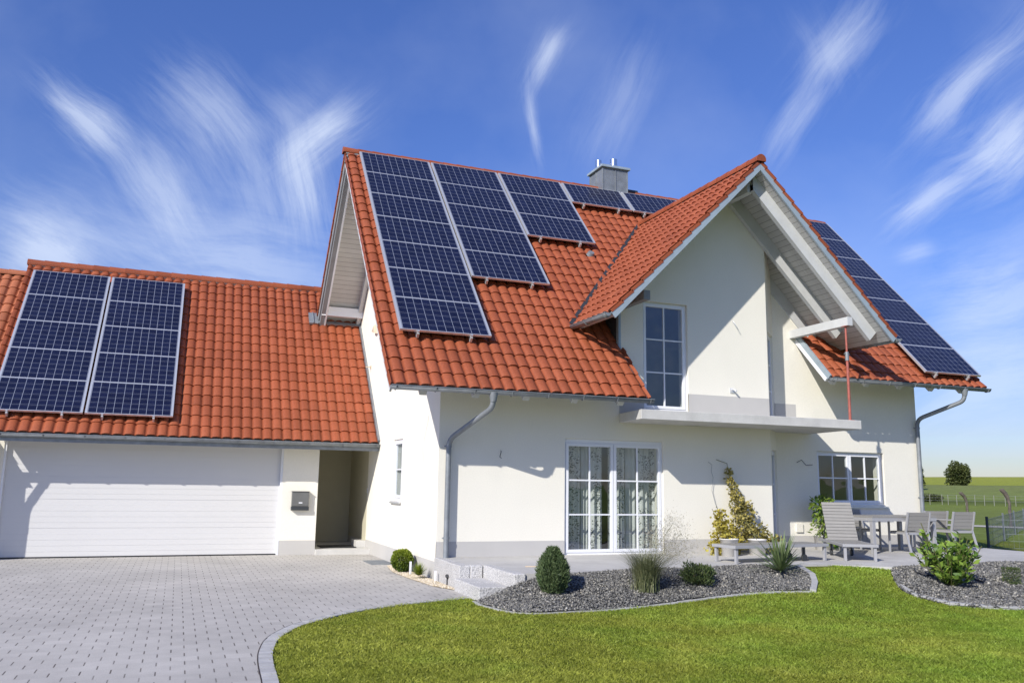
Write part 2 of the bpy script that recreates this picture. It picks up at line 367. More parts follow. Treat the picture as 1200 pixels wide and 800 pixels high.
def verge(mb, x, s0, s1, Mx, side, depth=.10, row=TL):     # downturned flanges of the edge tiles
    for k in range(math.floor(s0 / row + 1e-6), math.ceil(s1 / row - 1e-6)):
        a, b = max(s0, k * row), min(s1, (k + 1) * row + .02)
        d = .012 * side
        mb.box(min(x, x + d), max(x, x + d), a, b, 0, 0, M=Mx) if False else None
        vs = [(x, a, .012), (x + d, a, .008), (x + d, a, -depth), (x, a, -depth), (x, b, -.016), (x + d, b, -.02), (x + d, b, -depth - .028), (x, b, -depth - .028)]
        mb.add(vs, [(0, 1, 2, 3), (7, 6, 5, 4), (0, 4, 5, 1), (1, 5, 6, 2), (2, 6, 7, 3), (3, 7, 4, 0)], M=Mx, tv=random.random())
def ridge(mb, a, b, r=.10, seg=.36, sag=.35):
    a = Vector(a); b = Vector(b); L = (b - a).length; d = (b - a).normalized(); n = max(1, round(L / seg)); st = L / n
    x = d.cross(Vector((0, 0, 1))).normalized()
    for i in range(n):
        p0 = a + d * (i * st - .02); p1 = a + d * ((i + 1) * st + .02); vs = []; K = 12
        for p, rr in ((p0, r * 1.06), (p1, r * .94)):
            for k in range(K + 1):
                t = -.35 + (math.pi + .7) * k / K
                vs.append(p + x * math.cos(t) * rr + Vector((0, 0, 1)) * (math.sin(t) * rr))
        fs = [(k, k + 1, K + 2 + k, K + 1 + k) for k in range(K)]
        mb.add(vs, fs, smooth=True)
        mb.add([vs[k] for k in range(K + 1)], [tuple(range(K + 1))])
        if i in (0, n - 1): mb.add([vs[K + 1 + k] for k in range(K + 1)], [tuple(range(K + 1))[::-1]])
def deck(mb, x0, x1, s0, s1, Mx, t0=-.078, t1=-.13):
    vs = [(x0, s0, t1), (x1, s0, t1), (x1, s1, t1), (x0, s1, t1), (x0, s0, t0), (x1, s0, t0), (x1, s1, t0), (x0, s1, t0)]
    mb.add(vs, [(0, 3, 2, 1), (4, 5, 6, 7), (0, 1, 5, 4), (1, 2, 6, 5), (2, 3, 7, 6), (3, 0, 4, 7)], uvs=[(v[0], v[1]) for v in vs], M=Mx)
def s_at_y(y): return (y + OY) / ca
def s_at_z(z): return (z - ZE) / sa
# ------------------------------------------------------------------ walls
def wallgrid(mb, us, zs, skip, thick, Mx, d0=0):
    us = sorted(set(us)); zs = sorted(set(zs))
    def solid(i, j):
        if i < 0 or j < 0 or i >= len(us) - 1 or j >= len(zs) - 1: return False
        return not skip((us[i] + us[i + 1]) / 2, (zs[j] + zs[j + 1]) / 2)
    for i in range(len(us) - 1):
        for j in range(len(zs) - 1):
            if not solid(i, j): continue
            a, b, c, d = us[i], us[i + 1], zs[j], zs[j + 1]; e, f = d0, d0 + thick
            mb.add([(a, e, c), (b, e, c), (b, e, d), (a, e, d)], [(0, 1, 2, 3)], M=Mx, tv=.5)
            mb.add([(a, f, c), (b, f, c), (b, f, d), (a, f, d)], [(3, 2, 1, 0)], M=Mx, tv=.5)
            for ok, q in ((solid(i - 1, j), [(a, e, c), (a, e, d), (a, f, d), (a, f, c)]), (solid(i + 1, j), [(b, e, c), (b, f, c), (b, f, d), (b, e, d)]),
                          (solid(i, j - 1), [(a, e, c), (a, f, c), (b, f, c), (b, e, c)]), (solid(i, j + 1), [(a, e, d), (b, e, d), (b, f, d), (a, f, d)])):
                if not ok: mb.add(q, [(0, 1, 2, 3)], M=Mx, tv=.5)
def holes(hs): return lambda u, z: any(a < u < b and c < z < d for a, b, c, d in hs)
def window(parent, name, Mx, u0, u1, z0, z1, leaves, label=None, rows=2, sill=False, depth=.16, fw=.055, sash=.055, cols=2, bottom=0, head=0):
    """leaves: list of (ua, ub) splits; name frame > sash, glass"""
    w = MB(Mx)
    w.box(u0, u0 + fw, depth, depth + .07, z0, z1); w.box(u1 - fw, u1, depth, depth + .07, z0, z1)
    w.box(u0 + fw, u1 - fw, depth, depth + .07, z1 - fw - head, z1); w.box(u0 + fw, u1 - fw, depth, depth + .07, z0, z0 + fw + bottom)
    wo = w.build(name, M['white'], parent, bevel=.004)
    if label: wo['label'] = label
    gl = MB(Mx)
    for a, b in leaves:
        s = MB(Mx); za, zb = z0 + fw * .8 + bottom, z1 - fw * .8 - head; D = depth - .018
        s.box(a, a + sash, D, D + .075, za, zb); s.box(b - sash, b, D, D + .075, za, zb)
        s.box(a + sash, b - sash, D, D + .075, zb - sash, zb); s.box(a + sash, b - sash, D, D + .075, za, za + sash)
        s.build('sash', M['white'], wo, bevel=.004)
        bars = MB(Mx); ia, ib, ja, jb = a + sash, b - sash, za + sash, zb - sash
        for c in range(1, cols):
            u = ia + (ib - ia) * c / cols; bars.box(u - .013, u + .013, D + .012, D + .05, ja, jb)
        for r in range(1, rows):
            z = ja + (jb - ja) * r / rows; bars.box(ia, ib, D + .015, D + .047, z - .013, z + .013)
        bars.build('glazing_bar', M['white'], wo)
        g = MB(Mx); g.add([(ia - .005, D + .03, ja - .005), (ib + .005, D + .03, ja - .005), (ib + .005, D + .03, jb + .005), (ia - .005, D + .03, jb + .005)], [(0, 1, 2, 3)])
        g.build('glass', M['glass'], wo)
    if sill:
        s = MB(Mx); s.add([(u0 - .04, -.05, z0 - .045), (u1 + .04, -.05, z0 - .045), (u1 + .04, depth, z0 - .002), (u0 - .04, depth, z0 - .002),
                           (u0 - .04, -.05, z0 - .075), (u1 + .04, -.05, z0 - .075), (u1 + .04, depth, z0 - .032), (u0 - .04, depth, z0 - .032)],
                          [(0, 1, 2, 3), (7, 6, 5, 4), (0, 4, 5, 1), (1, 5, 6, 2), (2, 6, 7, 3), (3, 7, 4, 0)])
        s.build('sill', M['alu'], wo)
    return wo

house = thing('house', 'white rendered two-storey house with steep orange tiled roof and front gable over a balcony slab', 'house')
GPL = lambda off: ((XC, 0, ZC - off), (-math.sin(BL), 0, math.cos(BL)))
GPR = lambda off: ((XC, 0, ZC - off), (math.sin(BR), 0, math.cos(BR)))
MPF = lambda off: ((0, YR, ZR - off), (0, -sa, ca))
MPB = lambda off: ((0, YR, ZR - off), (0, sa, ca))
# front wall incl. gable bay
T = .34
hs = [(2.45, 4.57, .39, 2.52), (4.15, 5.18, 3.10, 5.32)]
w = MB(); wallgrid(w, [0, 2.45, 3.6, 4.57, 7.14], [-.3, .39, 2.52, 3.0, 4.27], lambda u, z: holes(hs)(u, z) or (u > 3.6 and z > 3.0), T, FRONT)
w.build('wall', M['stucco'], house)
w = MB(); wallgrid(w, [3.6, 4.15, 5.18, 7.14], [3.0, 3.10, 5.32, 8.3], holes(hs), T, FRONT)
w.build('wall', M['stucco'], house, planes=[GPL(.17), GPR(.17)])
# chamfer
CH = frame((7.14, 0, 0), (1, 1, 0), (-1, 1, 0)); chl = .72 * math.sqrt(2)
hc = [(.13, .98, .39, 2.46), (.13, .98, 3.05, 4.98)]
w = MB(); wallgrid(w, [0, .13, .98, chl], [-.3, .39, 2.46, 3.05, 4.98, 8.3], holes(hc), .3, CH); w.build('wall', M['stucco'], house, planes=[GPR(.17)])
# recessed wall
RW = frame((0, .72, 0), (1, 0, 0), (0, 1, 0)); XR = 11.92
hr = [(8.95, 10.86, 1.32, 2.49)]
w = MB(); wallgrid(w, [7.86, 8.86, 8.95, 10.86, XR], [-.3, 1.32, 2.49, 3.0, 4.96], lambda u, z: holes(hr)(u, z) or (u < 8.86 and z > 3.0), T, RW)
w.build('wall', M['stucco'], house)
w = MB(); wallgrid(w, [7.86, 8.86], [3.0, 7], lambda u, z: False, T, RW)
w.build('wall', M['stucco'], house, planes=[GPR(.17)])
# gable end walls
SW = frame((0, 0, 0), (0, 1, 0), (1, 0, 0)); DEP = 2 * YR
hsd = [(2.64, 3.42, 1.30, 2.55)]
w = MB(); wallgrid(w, [.34, 2.64, 3.42, DEP], [-.3, 1.30, 2.55, 4.0], holes(hsd), T, SW); wallgrid(w, [.001, DEP], [4.0, 9.6], lambda u, z: False, T, SW); w.build('wall', M['stucco'], house, planes=[MPF(.17), MPB(.17)])
EW = frame((XR, 0, 0), (0, 1, 0), (-1, 0, 0))
w = MB(); wallgrid(w, [.72 + .34, DEP], [-.3, 9.6], lambda u, z: False, T, EW); w.build('wall', M['stucco'], house, planes=[MPF(.17), MPB(.17)])
w = MB(); wallgrid(w, [.35, XR - .35], [-.3, 4.2], lambda u, z: False, -T, frame((0, DEP, 0), (1, 0, 0), (0, 1, 0))); w.build('wall', M['stucco'], house)
# dormer cheek
w = MB(); wallgrid(w, [.345, 2.4], [3.9, 6.2], lambda u, z: False, .2, frame((3.6, 0, 0), (0, 1, 0), (1, 0, 0)))
w.build('cheek_wall', M['clad'], house, planes=[GPL(.17)])
w = MB(); w.box(3.592, 3.599, .01, .345, 4.0, 5.45); w.build('cladding', M['clad'], house, planes=[GPL(.17)])
w = MB(); w.box(3.585, 3.5915, -.02, .07, 4.3, 5.45); w.box(3.597, 3.64, -.012, -.003, 4.3, 5.45); w.build('corner_trim', M['steelblue'], house)
# upper floor, partition
w = MB(); w.box(.35, 7.0, .35, DEP - .35, 2.72, 2.98); w.box(7.0, XR - .35, 1.08, DEP - .35, 2.72, 2.98); w.build('floor_slab', M['inner'], house)
w = MB(); w.box(.35, XR - .35, 4.2, 4.3, .2, 2.7); w.box(3.0, 9.0, 3.2, 3.3, 3.0, 6.0); w.box(.35, XR - .35, 1.1, 4.2, .3, .38); w.box(.35, 7.0, .35, 1.1, .3, .38); w.build('inner_wall', M['inner'], house)
# plinth bands, proud of the render
for b_, Mx_ in (((0, 2.45, -.004, .02, -.3, .652), FRONT), ((4.57, 7.14, -.004, .02, -.3, .652), FRONT), ((0, .13, -.004, .02, -.3, .652), CH), ((.98, chl, -.004, .02, -.3, .652), CH),
                ((7.865, XR, -.004, .02, -.3, .652), RW), ((-.004, 9.5, -.004, .02, -.3, .315), SW), ((3.602, 4.15, -.004, .02, 3.04, 3.50), FRONT), ((5.18, 7.14, -.004, .02, 3.04, 3.50), FRONT),
                ((.98, chl, -.004, .02, 3.04, 3.50), CH), ((0, .13, -.004, .02, 3.04, 3.50), CH), ((7.865, 8.42, -.004, .02, 3.04, 3.50), RW)):
    w = MB(Mx_); w.box(*b_); w.build('plinth', M['stucco_grey'], house)
# balcony slab
w = MB(); w.add([(3.60, 0, 2.86), (3.47, -1.08, 2.86), (8.55, -1.08, 2.86), (8.8, .72, 2.86), (7.86, .72, 2.86), (7.14, 0, 2.86),
                 (3.60, 0, 3.037), (3.47, -1.08, 3.037), (8.55, -1.08, 3.037), (8.8, .72, 3.037), (7.86, .72, 3.037), (7.14, 0, 3.037)],
                [(5, 4, 3, 2, 1, 0), (6, 7, 8, 9, 10, 11), (0, 1, 7, 6), (1, 2, 8, 7), (2, 3, 9, 8), (3, 4, 10, 9), (4, 5, 11, 10), (5, 0, 6, 11)])
slab = w.build('balcony_slab', M['concrete'], house, bevel=.008)
# windows & doors
pd = window(house, 'patio_door', FRONT, 2.45, 4.57, .39, 2.52, [(2.49, 3.49), (3.50, 4.53)], 'white framed glazed patio door with six panes in each leaf', rows=3, depth=.05, fw=.05, head=.04)
window(house, 'balcony_door', FRONT, 4.15, 5.18, 3.10, 5.32, [(4.19, 5.14)], 'white balcony door with two columns of three panes', rows=3, depth=.07, fw=.05, bottom=.04)
window(house, 'window', RW, 8.95, 10.86, 1.32, 2.49, [(8.99, 9.90), (9.91, 10.82)], 'wide white window with two casements of four panes', rows=2, sill=True, depth=.08, fw=.05)
window(house, 'window', SW, 2.64, 3.42, 1.30, 2.55, [(2.68, 3.38)], 'narrow white window in the side wall', rows=2, sill=True, depth=.03, cols=1)
window(house, 'terrace_door', CH, .13, .98, .39, 2.46, [(.17, .94)], 'glazed door in the cut corner at terrace level', rows=3, depth=.06)
window(house, 'balcony_door', CH, .13, .98, 3.05, 4.98, [(.17, .94)], 'glazed door in the cut corner at balcony level', rows=3, depth=.06)
def curtain(name, u0, u1, z0, z1, y, Mx=FRONT, mat='curtain', waves=5, parent=house):
    c = MB(Mx); n = 48; vs = []; uv = []
    for i in range(n + 1):
        u = u0 + (u1 - u0) * i / n; dd = y + .035 * math.sin(i / n * waves * 6.283) + .01 * math.sin(i * 1.7)
        vs += [(u, dd, z0), (u, dd, z1)]; uv += [(u * 1.2, z0), (u * 1.2, z1)]
    c.add(vs, [(2 * i, 2 * i + 2, 2 * i + 3, 2 * i + 1) for i in range(n)], uvs=uv, smooth=True)
    return c.build(name, M[mat], parent)
M['plain_curtain'] = basic('plain_curtain', (.68, .69, .67), .9)
for a, b, m in ((2.5, 2.95, 'curtain'), (2.97, 3.12, 'plain_curtain'), (3.14, 3.42, 'curtain'), (3.56, 3.92, 'curtain'), (3.94, 4.16, 'plain_curtain'), (4.2, 4.62, 'curtain')):
    curtain('curtain', a, b, .42, 2.45, .40, mat=m, waves=max(2, int((b - a) * 9)))
curtain('curtain', 2.68, 3.38, 1.33, 2.5, .12, SW, 'plain_curtain', 4)
curtain('curtain', 9.0, 9.16, 1.35, 2.4, .42, RW, 'plain_curtain', 2)
# ------------------------------------------------------------------ roofs
t = MB()
tile_field(t, -OX, 3.6, 0, SLEN - .03, MAIN); tile_field(t, 3.6, 3.69, 0, s_at_y(-.01), MAIN)
tile_field(t, 3.6, 8.86, s_at_z(5.62), SLEN - .03, MAIN); tile_field(t, 8.86, XEND, 1.06, SLEN - .03, MAIN); tile_field(t, 8.52, 8.86, 1.06, s_at_y(.715), MAIN)
verge(t, -OX, 0, SLEN, MAIN, -1); verge(t, XEND, 1.06, SLEN, MAIN, 1); verge(t, 3.69, 0, s_at_y(-.02), MAIN, 1, .05)
roof = t.build('roof', M['tile'], house)
t = MB()
tile_field(t, -XEND, OX, 0, SLEN - .03, REAR); verge(t, OX, 0, SLEN, REAR, 1, .08); verge(t, -XEND, 0, SLEN, REAR, -1)
t.build('roof', M['tile'], house)
t = MB(); ridge(t, (-OX - .03, YR, ZR - .03), (5.55, YR, ZR - .03), .105); t.build('ridge_tile', M['tile'], roof)
t = MB(); ridge(t, (6.35, YR, ZR - .03), (XEND + .03, YR, ZR - .03), .105)
t.build('ridge_tile', M['tile'], roof)
d = MB(); deck(d, -OX + .02, 3.6, .02, SLEN, MAIN); deck(d, 3.6, 3.67, .02, s_at_y(-.02), MAIN); deck(d, 3.6, 8.86, s_at_z(5.62), SLEN, MAIN)
deck(d, 8.86, XEND - .02, 1.08, SLEN, MAIN); deck(d, 8.54, 8.86, 1.08, s_at_y(.71), MAIN)
d.build('soffit', M['soffit'], roof)
d = MB(); deck(d, -XEND + .02, OX - .02, .02, SLEN, REAR, -.078, -.14); d.build('soffit', M['soffit'], roof)
# gable roof
ROWS = .30
t = MB(); tile_field(t, -4.3, FO, 0, WL / math.cos(BL) - .02, GL, row=ROWS); verge(t, FO, 0, WL / math.cos(BL) - .02, GL, 1, .045, ROWS)
below = ((0, -OY, ZE - .01), (0, sa, -ca))
t2 = MB(); tile_field(t2, -FO, 4.3, 0, WR / math.cos(BR) - .02, GR, row=ROWS); verge(t2, -FO, 0, WR / math.cos(BR) - .02, GR, -1, .05, ROWS)
groof = t.build('gable_roof', M['tile'], house, planes=[below]); t2.build('gable_roof', M['tile'], house, planes=[below])
t = MB(); ridge(t, (XC, -FO - .03, ZC - .02), (XC, 3.72, ZC - .02), .105); t.build('ridge_tile', M['tile'], groof)
d = MB(); deck(d, -4.3, FO - .02, .02, WL / math.cos(BL), GL, -.082, -.15); deck(d, -FO + .02, 4.3, .02, WR / math.cos(BR), GR, -.082, -.152)
d.build('soffit', M['soffit'], groof, planes=[below])
# verge trims (blue grey metal)
d = MB(GL); d.box(FO - .028, FO + .004, -.02, WL / math.cos(BL) + .1, -.165, -.036); d.build('verge_trim', M['steelblue'], groof, planes=[((XC - .001, 0, 0), (1, 0, 0))])
d = MB(GR); d.box(-FO - .004, -FO + .028, -.02, WR / math.cos(BR) + .1, -.165, -.046); d.build('verge_trim', M['steelblue'], groof, planes=[((XC + .001, 0, 0), (-1, 0, 0))])
# rafters of gable overhang on the right slope
for y, top in ((-.87, .0), (.0, 0), (.74, 0)):
    b = MB(GR); s1 = WR / math.cos(BR) + .2
    b.box(y - .05 - (.06 if y == 0 else 0), y + .05 - (.06 if y == 0 else 0), .28 if y < 0 else .5, s1, -.40, -.1525)
    b.build('rafter', M['timber'], groof, planes=[((XC, 0, 0), (-1, 0, 0))])
b = MB(); b.box(XC - .07, XC + .07, -.82, -.002, ZC - .60, ZC - .42); b.build('purlin', M['timber'], groof, bevel=.004)
b = MB(); b.box(8.32, 8.46, -1.08, .715, 4.98, 5.16); b.build('purlin', M['timber'], groof, bevel=.005)
b = MB(); b.box(3.64, 3.78, -.92, -.002, 5.12, 5.30); b.build('purlin', M['greyboard'], groof, bevel=.005)
# right roof left edge trim
b = MB(MAIN); b.box(8.475, 8.518, 1.04, s_at_y(.70), -.075, .035); b.build('verge_trim', M['steelblue'], roof)
b = MB(MAIN); b.box(8.47, 8.515, 1.07, s_at_y(.70), -.16, -.077); b.build('bargeboard', M['white'], roof)
# valley flashing
b = MB()
for side in (-1, 1):
    bb = BL if side < 0 else BR; W = WL if side < 0 else WR
    pts = []
    for f in (0, 1):
        x = XC + side * W * (1 - f) ; z = ZC - W * (1 - f) * math.tan(bb); y = -OY + (z - ZE) / ta; pts.append(Vector((x, y, z)))
    n = Vector((0, -sa, ca)); o = Vector((1, 0, 0)) * side
    b.add([pts[0] + n * .018 + o * .0, pts[0] + n * .018 + o * .10, pts[1] + n * .018 + o * .10, pts[1] + n * .018], [(0, 1, 2, 3), (3, 2, 1, 0)][:1])
b.build('valley_flashing', M['darkmetal'], groof)
# left gable overhang: bargeboards, rafter, purlins
b = MB()
b.box(OX - .05, OX - .015, .05, SLEN - .02, -.30, -.1405, M=REAR)
M['greyboard'] = basic('grey_board', (.24, .245, .25), .6)
b.build('bargeboard', M['greyboard'], roof)
b = MB(); b.box(OX - .16, OX - .05, .05, SLEN - .05, -.40, -.1405, M=REAR); b.build('rafter', M['greyboard'], roof)
b = MB(); b.box(OX - .20, OX - .161, .05, SLEN - .05, -.42, -.1405, M=REAR); b.build('rafter', M['white'], roof)
b = MB(); b.box(.02, .12, .05, SLEN - .05, -.32, -.1405, M=REAR); b.build('rafter', M['timber'], roof)
b = MB(); b.box(-OX + .015, -OX + .05, .05, SLEN - .02, -.24, -.1305, M=MAIN); b.build('bargeboard', M['timber'], roof)
b = MB(); b.box(-OX + .06, -.005, 7.50, 7.66, 5.93, 6.17); b.build('purlin', M['white'], roof)
b = MB(); b.box(-OX + .06, -.005, YR - .08, YR + .08, ZR - .55, ZR - .30); b.build('purlin', M['white'], roof)
# rafter tails under eaves
for x in [-.55 + .93 * i for i in range(5)]:
    b = MB(MAIN); b.box(x - .06, x + .06, .03, .95, -.26, -.1305); b.build('rafter', M['timber'], roof)
for x in [8.75 + .93 * i for i in range(5)]:
    b = MB(MAIN); b.box(x - .06, x + .06, 1.10, 1.9, -.26, -.1305); b.build('rafter', M['timber'], roof)
# gutters
def gutter(a, b, parent, r=.068, hang=.75):
    a = Vector(a); b = Vector(b); d = (b - a).normalized(); x = Vector((0, 0, 1)).cross(d).normalized(); g = MB(); vs = []; K = 10
    for p in (a, b):
        for rr in (r, r - .006):
            for k in range(K + 1):
                t_ = math.pi + math.pi * k / K; vs.append(p + x * math.cos(t_) * rr + Vector((0, 0, 1)) * math.sin(t_) * rr)
    n = K + 1; fs = []
    for k in range(K): fs += [(k, k + 1, 2 * n + k + 1, 2 * n + k), (n + k, 3 * n + k, 3 * n + k + 1, n + k + 1), (k, n + k, n + k + 1, k + 1), (2 * n + k, 2 * n + k + 1, 3 * n + k + 1, 3 * n + k)]
    g.add(vs, fs, smooth=True)
    for p in (a, b): g.add([p + x * math.cos(math.pi + math.pi * k / K) * r + Vector((0, 0, 1)) * math.sin(math.pi + math.pi * k / K) * r for k in range(K + 1)], [tuple(range(K + 1))])
    for s_ in (-1, 1): g.tube([a + x * r * s_, b + x * r * s_], .009, 6)
    L = (b - a).length; m = max(1, round(L / hang))
    for i in range(m + 1):
        p = a + d * (.08 + (L - .16) * i / m)
        for k in range(K):
            t0, t1 = math.pi + math.pi * k / K, math.pi + math.pi * (k + 1) / K
            g.beam(p + x * math.cos(t0) * (r + .003) + Vector((0, 0, 1)) * math.sin(t0) * (r + .003), p + x * math.cos(t1) * (r + .003) + Vector((0, 0, 1)) * math.sin(t1) * (r + .003), .025, .005, up=d)
    return g.build('gutter', M['zinc'], parent)
gy, gz = -OY - .035, ZE - .045
gutter((-OX - .02, gy, gz), (3.72, gy, gz), house)
s2 = 1.06; ry, rz_ = -OY + s2 * ca - .04, ZE + s2 * sa - .045
gutter((8.50, ry, rz_), (XEND + .02, ry, rz_), house)
gutter((XC - WL - .05, -FO - .02, zl - .05), (XC - WL - .05, .52, zl - .05), house)
gutter((XC + WR + .05, -FO - .02, zr - .05), (XC + WR + .05, .65, zr - .05), house)
def pipe(pts, parent, r=.048, clamps=(), name='downpipe', cone=None):
    p = MB(); q = [Vector(a) for a in pts]; sm = [q[0]]
    for i in range(1, len(q) - 1):
        a, b, c = q[i - 1], q[i], q[i + 1]; L = min(.16, (b - a).length / 2.1, (c - b).length / 2.1)
        p0 = b + (a - b).normalized() * L; p1 = b + (c - b).normalized() * L
        for t_ in (0, .2, .4, .6, .8, 1): sm.append(p0 * (1 - t_) ** 2 + b * 2 * t_ * (1 - t_) + p1 * t_ ** 2)
    sm.append(q[-1]); p.tube(sm, r, 14)
    if cone: p.tube([cone, Vector(cone) - Vector((0, 0, .16))], [r * 1.75, r * 1.05], 14)
    for z in clamps:
        x, y = q[-1].x, q[-1].y; p.tube([(x, y, z - .02), (x, y, z + .02)], r * 1.16, 14); p.beam((x, y, z), (x, y + .12, z), .02, .02)
        p.tube([(x - .07, y + .02, z), (x - .05, y, z)], .012, 6)
    return p.build(name, M['zinc'], parent)
pipe([(.62, gy, gz - .05), (.62, gy + .02, gz - .28), (.15, -.10, 2.42), (.15, -.10, .37)], house, clamps=(2.30, .72), cone=(.62, gy, gz - .03))
pipe([(12.30, ry, rz_ - .05), (12.30, ry + .02, rz_ - .30), (11.84, .62, 3.30), (11.84, .62, .37)], house, clamps=(3.1, 1.5), cone=(12.30, ry, rz_ - .03))
# chimney
c = MB(); c.box(5.56, 6.30, 4.45, 5.20, 8.9, 9.93)
for x in (5.56, 5.93, 6.285): c.box(x, x + .018, 4.435, 4.4505, 8.9, 9.93)
for y in (4.45, 4.82, 5.18): c.box(5.545, 5.5605, y, y + .018, 8.9, 9.93)
ch = c.build('chimney', M['zinc'], house)
c = MB(); c.box(5.50, 6.36, 4.39, 5.26, 9.93, 9.995); c.build('chimney_cap', M['steelblue'], ch, bevel=.006)
for x, y, r in ((5.72, 5.0, .085), (6.06, 4.78, .10)):
    c = MB(); c.tube([(x, y, 9.99), (x, y, 10.32)], r, 18); c.tube([(x, y, 9.99), (x, y, 10.04)], r * 1.5, 18); c.build('flue', M['steel'], ch)
c = MB(); c.box(6.44, 6.75, 4.70, 4.9, ZR + .03, ZR + .10); c.build('flashing', M['darkmetal'], roof)
# roof vent
v = MB(MAIN); v.tube([(4.16, s_at_y(2.36), -.01), (4.16, s_at_y(2.36), .07)], [.10, .07], 14); v.build('roof_vent', M['zinc'], roof)
# ------------------------------------------------------------------ garage
garage = thing('garage', 'white garage with orange tiled roof, wide sectional door and recessed porch beside it', 'garage')
PY = 5.50
GX0 = -8.08
w = MB(); w.box(-2.05, -1.25, PY, PY + .45, -.02, 3.1); w.box(-8.2, -7.62, PY, PY + .45, -.02, 3.1); w.box(-7.62, -2.05, PY, PY + .35, 2.53, 3.1); w.box(-1.25, -.002, PY, PY + .2, 2.72, 3.1)
w.box(-1.50, -1.25, PY + .45, 8.3, -.02, 3.6); w.box(-1.25, -.002, 8.2, 8.4, -.02, 3.6)
w.box(-8.2, -7.95, PY + .45, 12.5, -.02, 2.6); w.box(-8.2, -.01, 12.1, 12.4, -.02, 2.6); w.build('wall', M['stucco'], garage)
M['porch'] = basic('porch_painted_shade', (.50, .47, .35), .95, var=.04)  # cream render darkened to ochre: the porch's deep shade put into the colour
w = MB(); w.box(-1.2495, -1.243, PY + .21, 8.19, .13, 2.72); w.box(-1.243, -.006, 8.19, 8.199, .13, 2.72); w.box(-.0045, .03, PY + .46, 8.19, .28, 2.72); w.build('porch_shade_skin', M['porch'], garage)  # thin skins over the inner porch walls, carrying the painted shade
w = MB(); w.box(-8.5, -8.2, 4.86, PY + .45, -.02, 2.42); w.build('wall', M['stucco'], garage)
w = MB(); w.box(-1.25, -.002, PY + .2, 8.2, 2.72, 2.8); w.build('porch_ceiling', M['stucco'], garage)
w = MB(); w.box(-2.05, -1.25, PY - .004, PY + .02, -.02, .33); w.box(-1.246, -1.2, PY + .02, 8.19, .12, .33) if False else None; w.build('plinth', M['stucco_grey'], garage)
w = MB(); w.box(-1.249, -.004, 5.35, 8.2, -.02, .13); st = w.build('porch_step', M['concrete'], garage, bevel=.008)
w = MB(); w.box(-.22, -.004, 5.9, 6.6, .13, .28); w.build('porch_step', M['concrete'], garage, bevel=.006)
# sectional door
w = MB(); z = .02; i = 0
while z < 2.50:
    h = .118; last = min(z + h, 2.52); w.box(-7.60, -2.07, PY + .10 + (.004 if i % 5 == 4 else 0), PY + .14, z + (.009 if i % 5 == 0 else .0025), last); z = last; i += 1
w.box(-7.60, -2.07, PY + .1055, PY + .135, .02, 2.52)
gd = w.build('garage_door', M['garage_white'], garage)
w = MB(); w.box(-7.62, -7.575, PY + .02, PY + .10, 0, 2.53); w.box(-2.095, -2.05, PY + .02, PY + .10, 0, 2.53); w.box(-7.575, -2.095, PY + .02, PY + .10, 2.49, 2.53); w.build('door_frame', M['white'], gd)
w = MB(); w.box(-7.6, -2.07, PY + .09, PY + .12, .0125, .04); w.build('rubber_seal', M['black'], gd)
t = MB(); tile_field(t, GX0, -.03, 0, GLEN - .01, GAR); verge(t, GX0, 0, GLEN, GAR, -1, .12)
groof2 = t.build('roof', M['tile'], garage)
t = MB(); tile_field(t, .03, -GX0, 0, GLEN - .03, GARB); t.build('roof', M['tile'], garage, planes=[((0, 0, 0), (1, 0, 0))])
t = MB(); ridge(t, (GX0 - .02, GYR, GZR - .045), (-.02, GYR, GZR - .045), .115); t.build('ridge_tile', M['tile'], groof2)
d = MB(); deck(d, GX0 + .02, -.01, .02, GLEN - .04, GAR); deck(d, .02, -GX0 - .02, .02, GLEN, GARB); d.build('soffit', M['soffit'], groof2, planes=[((0, 0, 0), (1, 0, 0))])
b = MB(GAR); b.box(-.045, -.006, 0, 4.9, -.03, .075); b.build('wall_flashing', M['zinc'], groof2)
# flashing box where the main verge meets the garage roof
sv = (8.02 - GY) / math.cos(GA)
b = MB(GAR); b.box(-1.36, -1.13, sv - .42, sv + .02, -.02, .05); b.box(-1.26, -1.24, sv - .42, sv + .02, .05, .08); b.box(-1.13, -.04, sv - .40, sv - .30, -.01, .05)
b.build('flashing', M['zinc'], groof2)
gutter((GX0 - .35, GY - .05, GZ - .05), (-.01, GY - .05, GZ - .05), garage)
b = MB(); b.box(-8.3, -.01, GY + .02, GY + .05, GZ - .20, GZ - .035); b.build('fascia', M['zinc'], garage)
pipe([(-8.0, GY - .05, GZ - .08), (-8.0, GY - .04, GZ - .22), (-8.32, 4.74, 1.95), (-8.32, 4.76, .02)], garage, clamps=(1.8, .5), cone=(-8.0, GY - .05, GZ - .06))
# neighbouring lower roof
side = thing('carport', 'lower tiled roof of the annex left of the garage, worn orange tiles', 'annex')
t = MB(); S2 = sframe((0, GY + .0, GZ - .30), (1, 0, 0), (0, math.cos(GA), math.sin(GA)))
tile_field(t, -12.9, GX0 - .06, 0, GLEN - .03, S2); t.build('roof', M['tile_old'], side)
t = MB(); ridge(t, (-12.9, GYR, GZR - .33), (GX0 - .03, GYR, GZR - .33), .10); t.build('ridge_tile', M['tile_old'], side)
t = MB(); t.box(-12.9, -8.25, PY + .5, PY + .7, -.02, 3.0); t.build('wall', M['stucco'], side)
t = MB(); tile_field(t, -GX0 + .06, 12.9, 0, GLEN, sframe((0, 2 * GYR - GY, GZ - .3), (-1, 0, 0), (0, -math.cos(GA), math.sin(GA)))); t.build('roof', M['tile_old'], side)
side.name = 'annex_building'

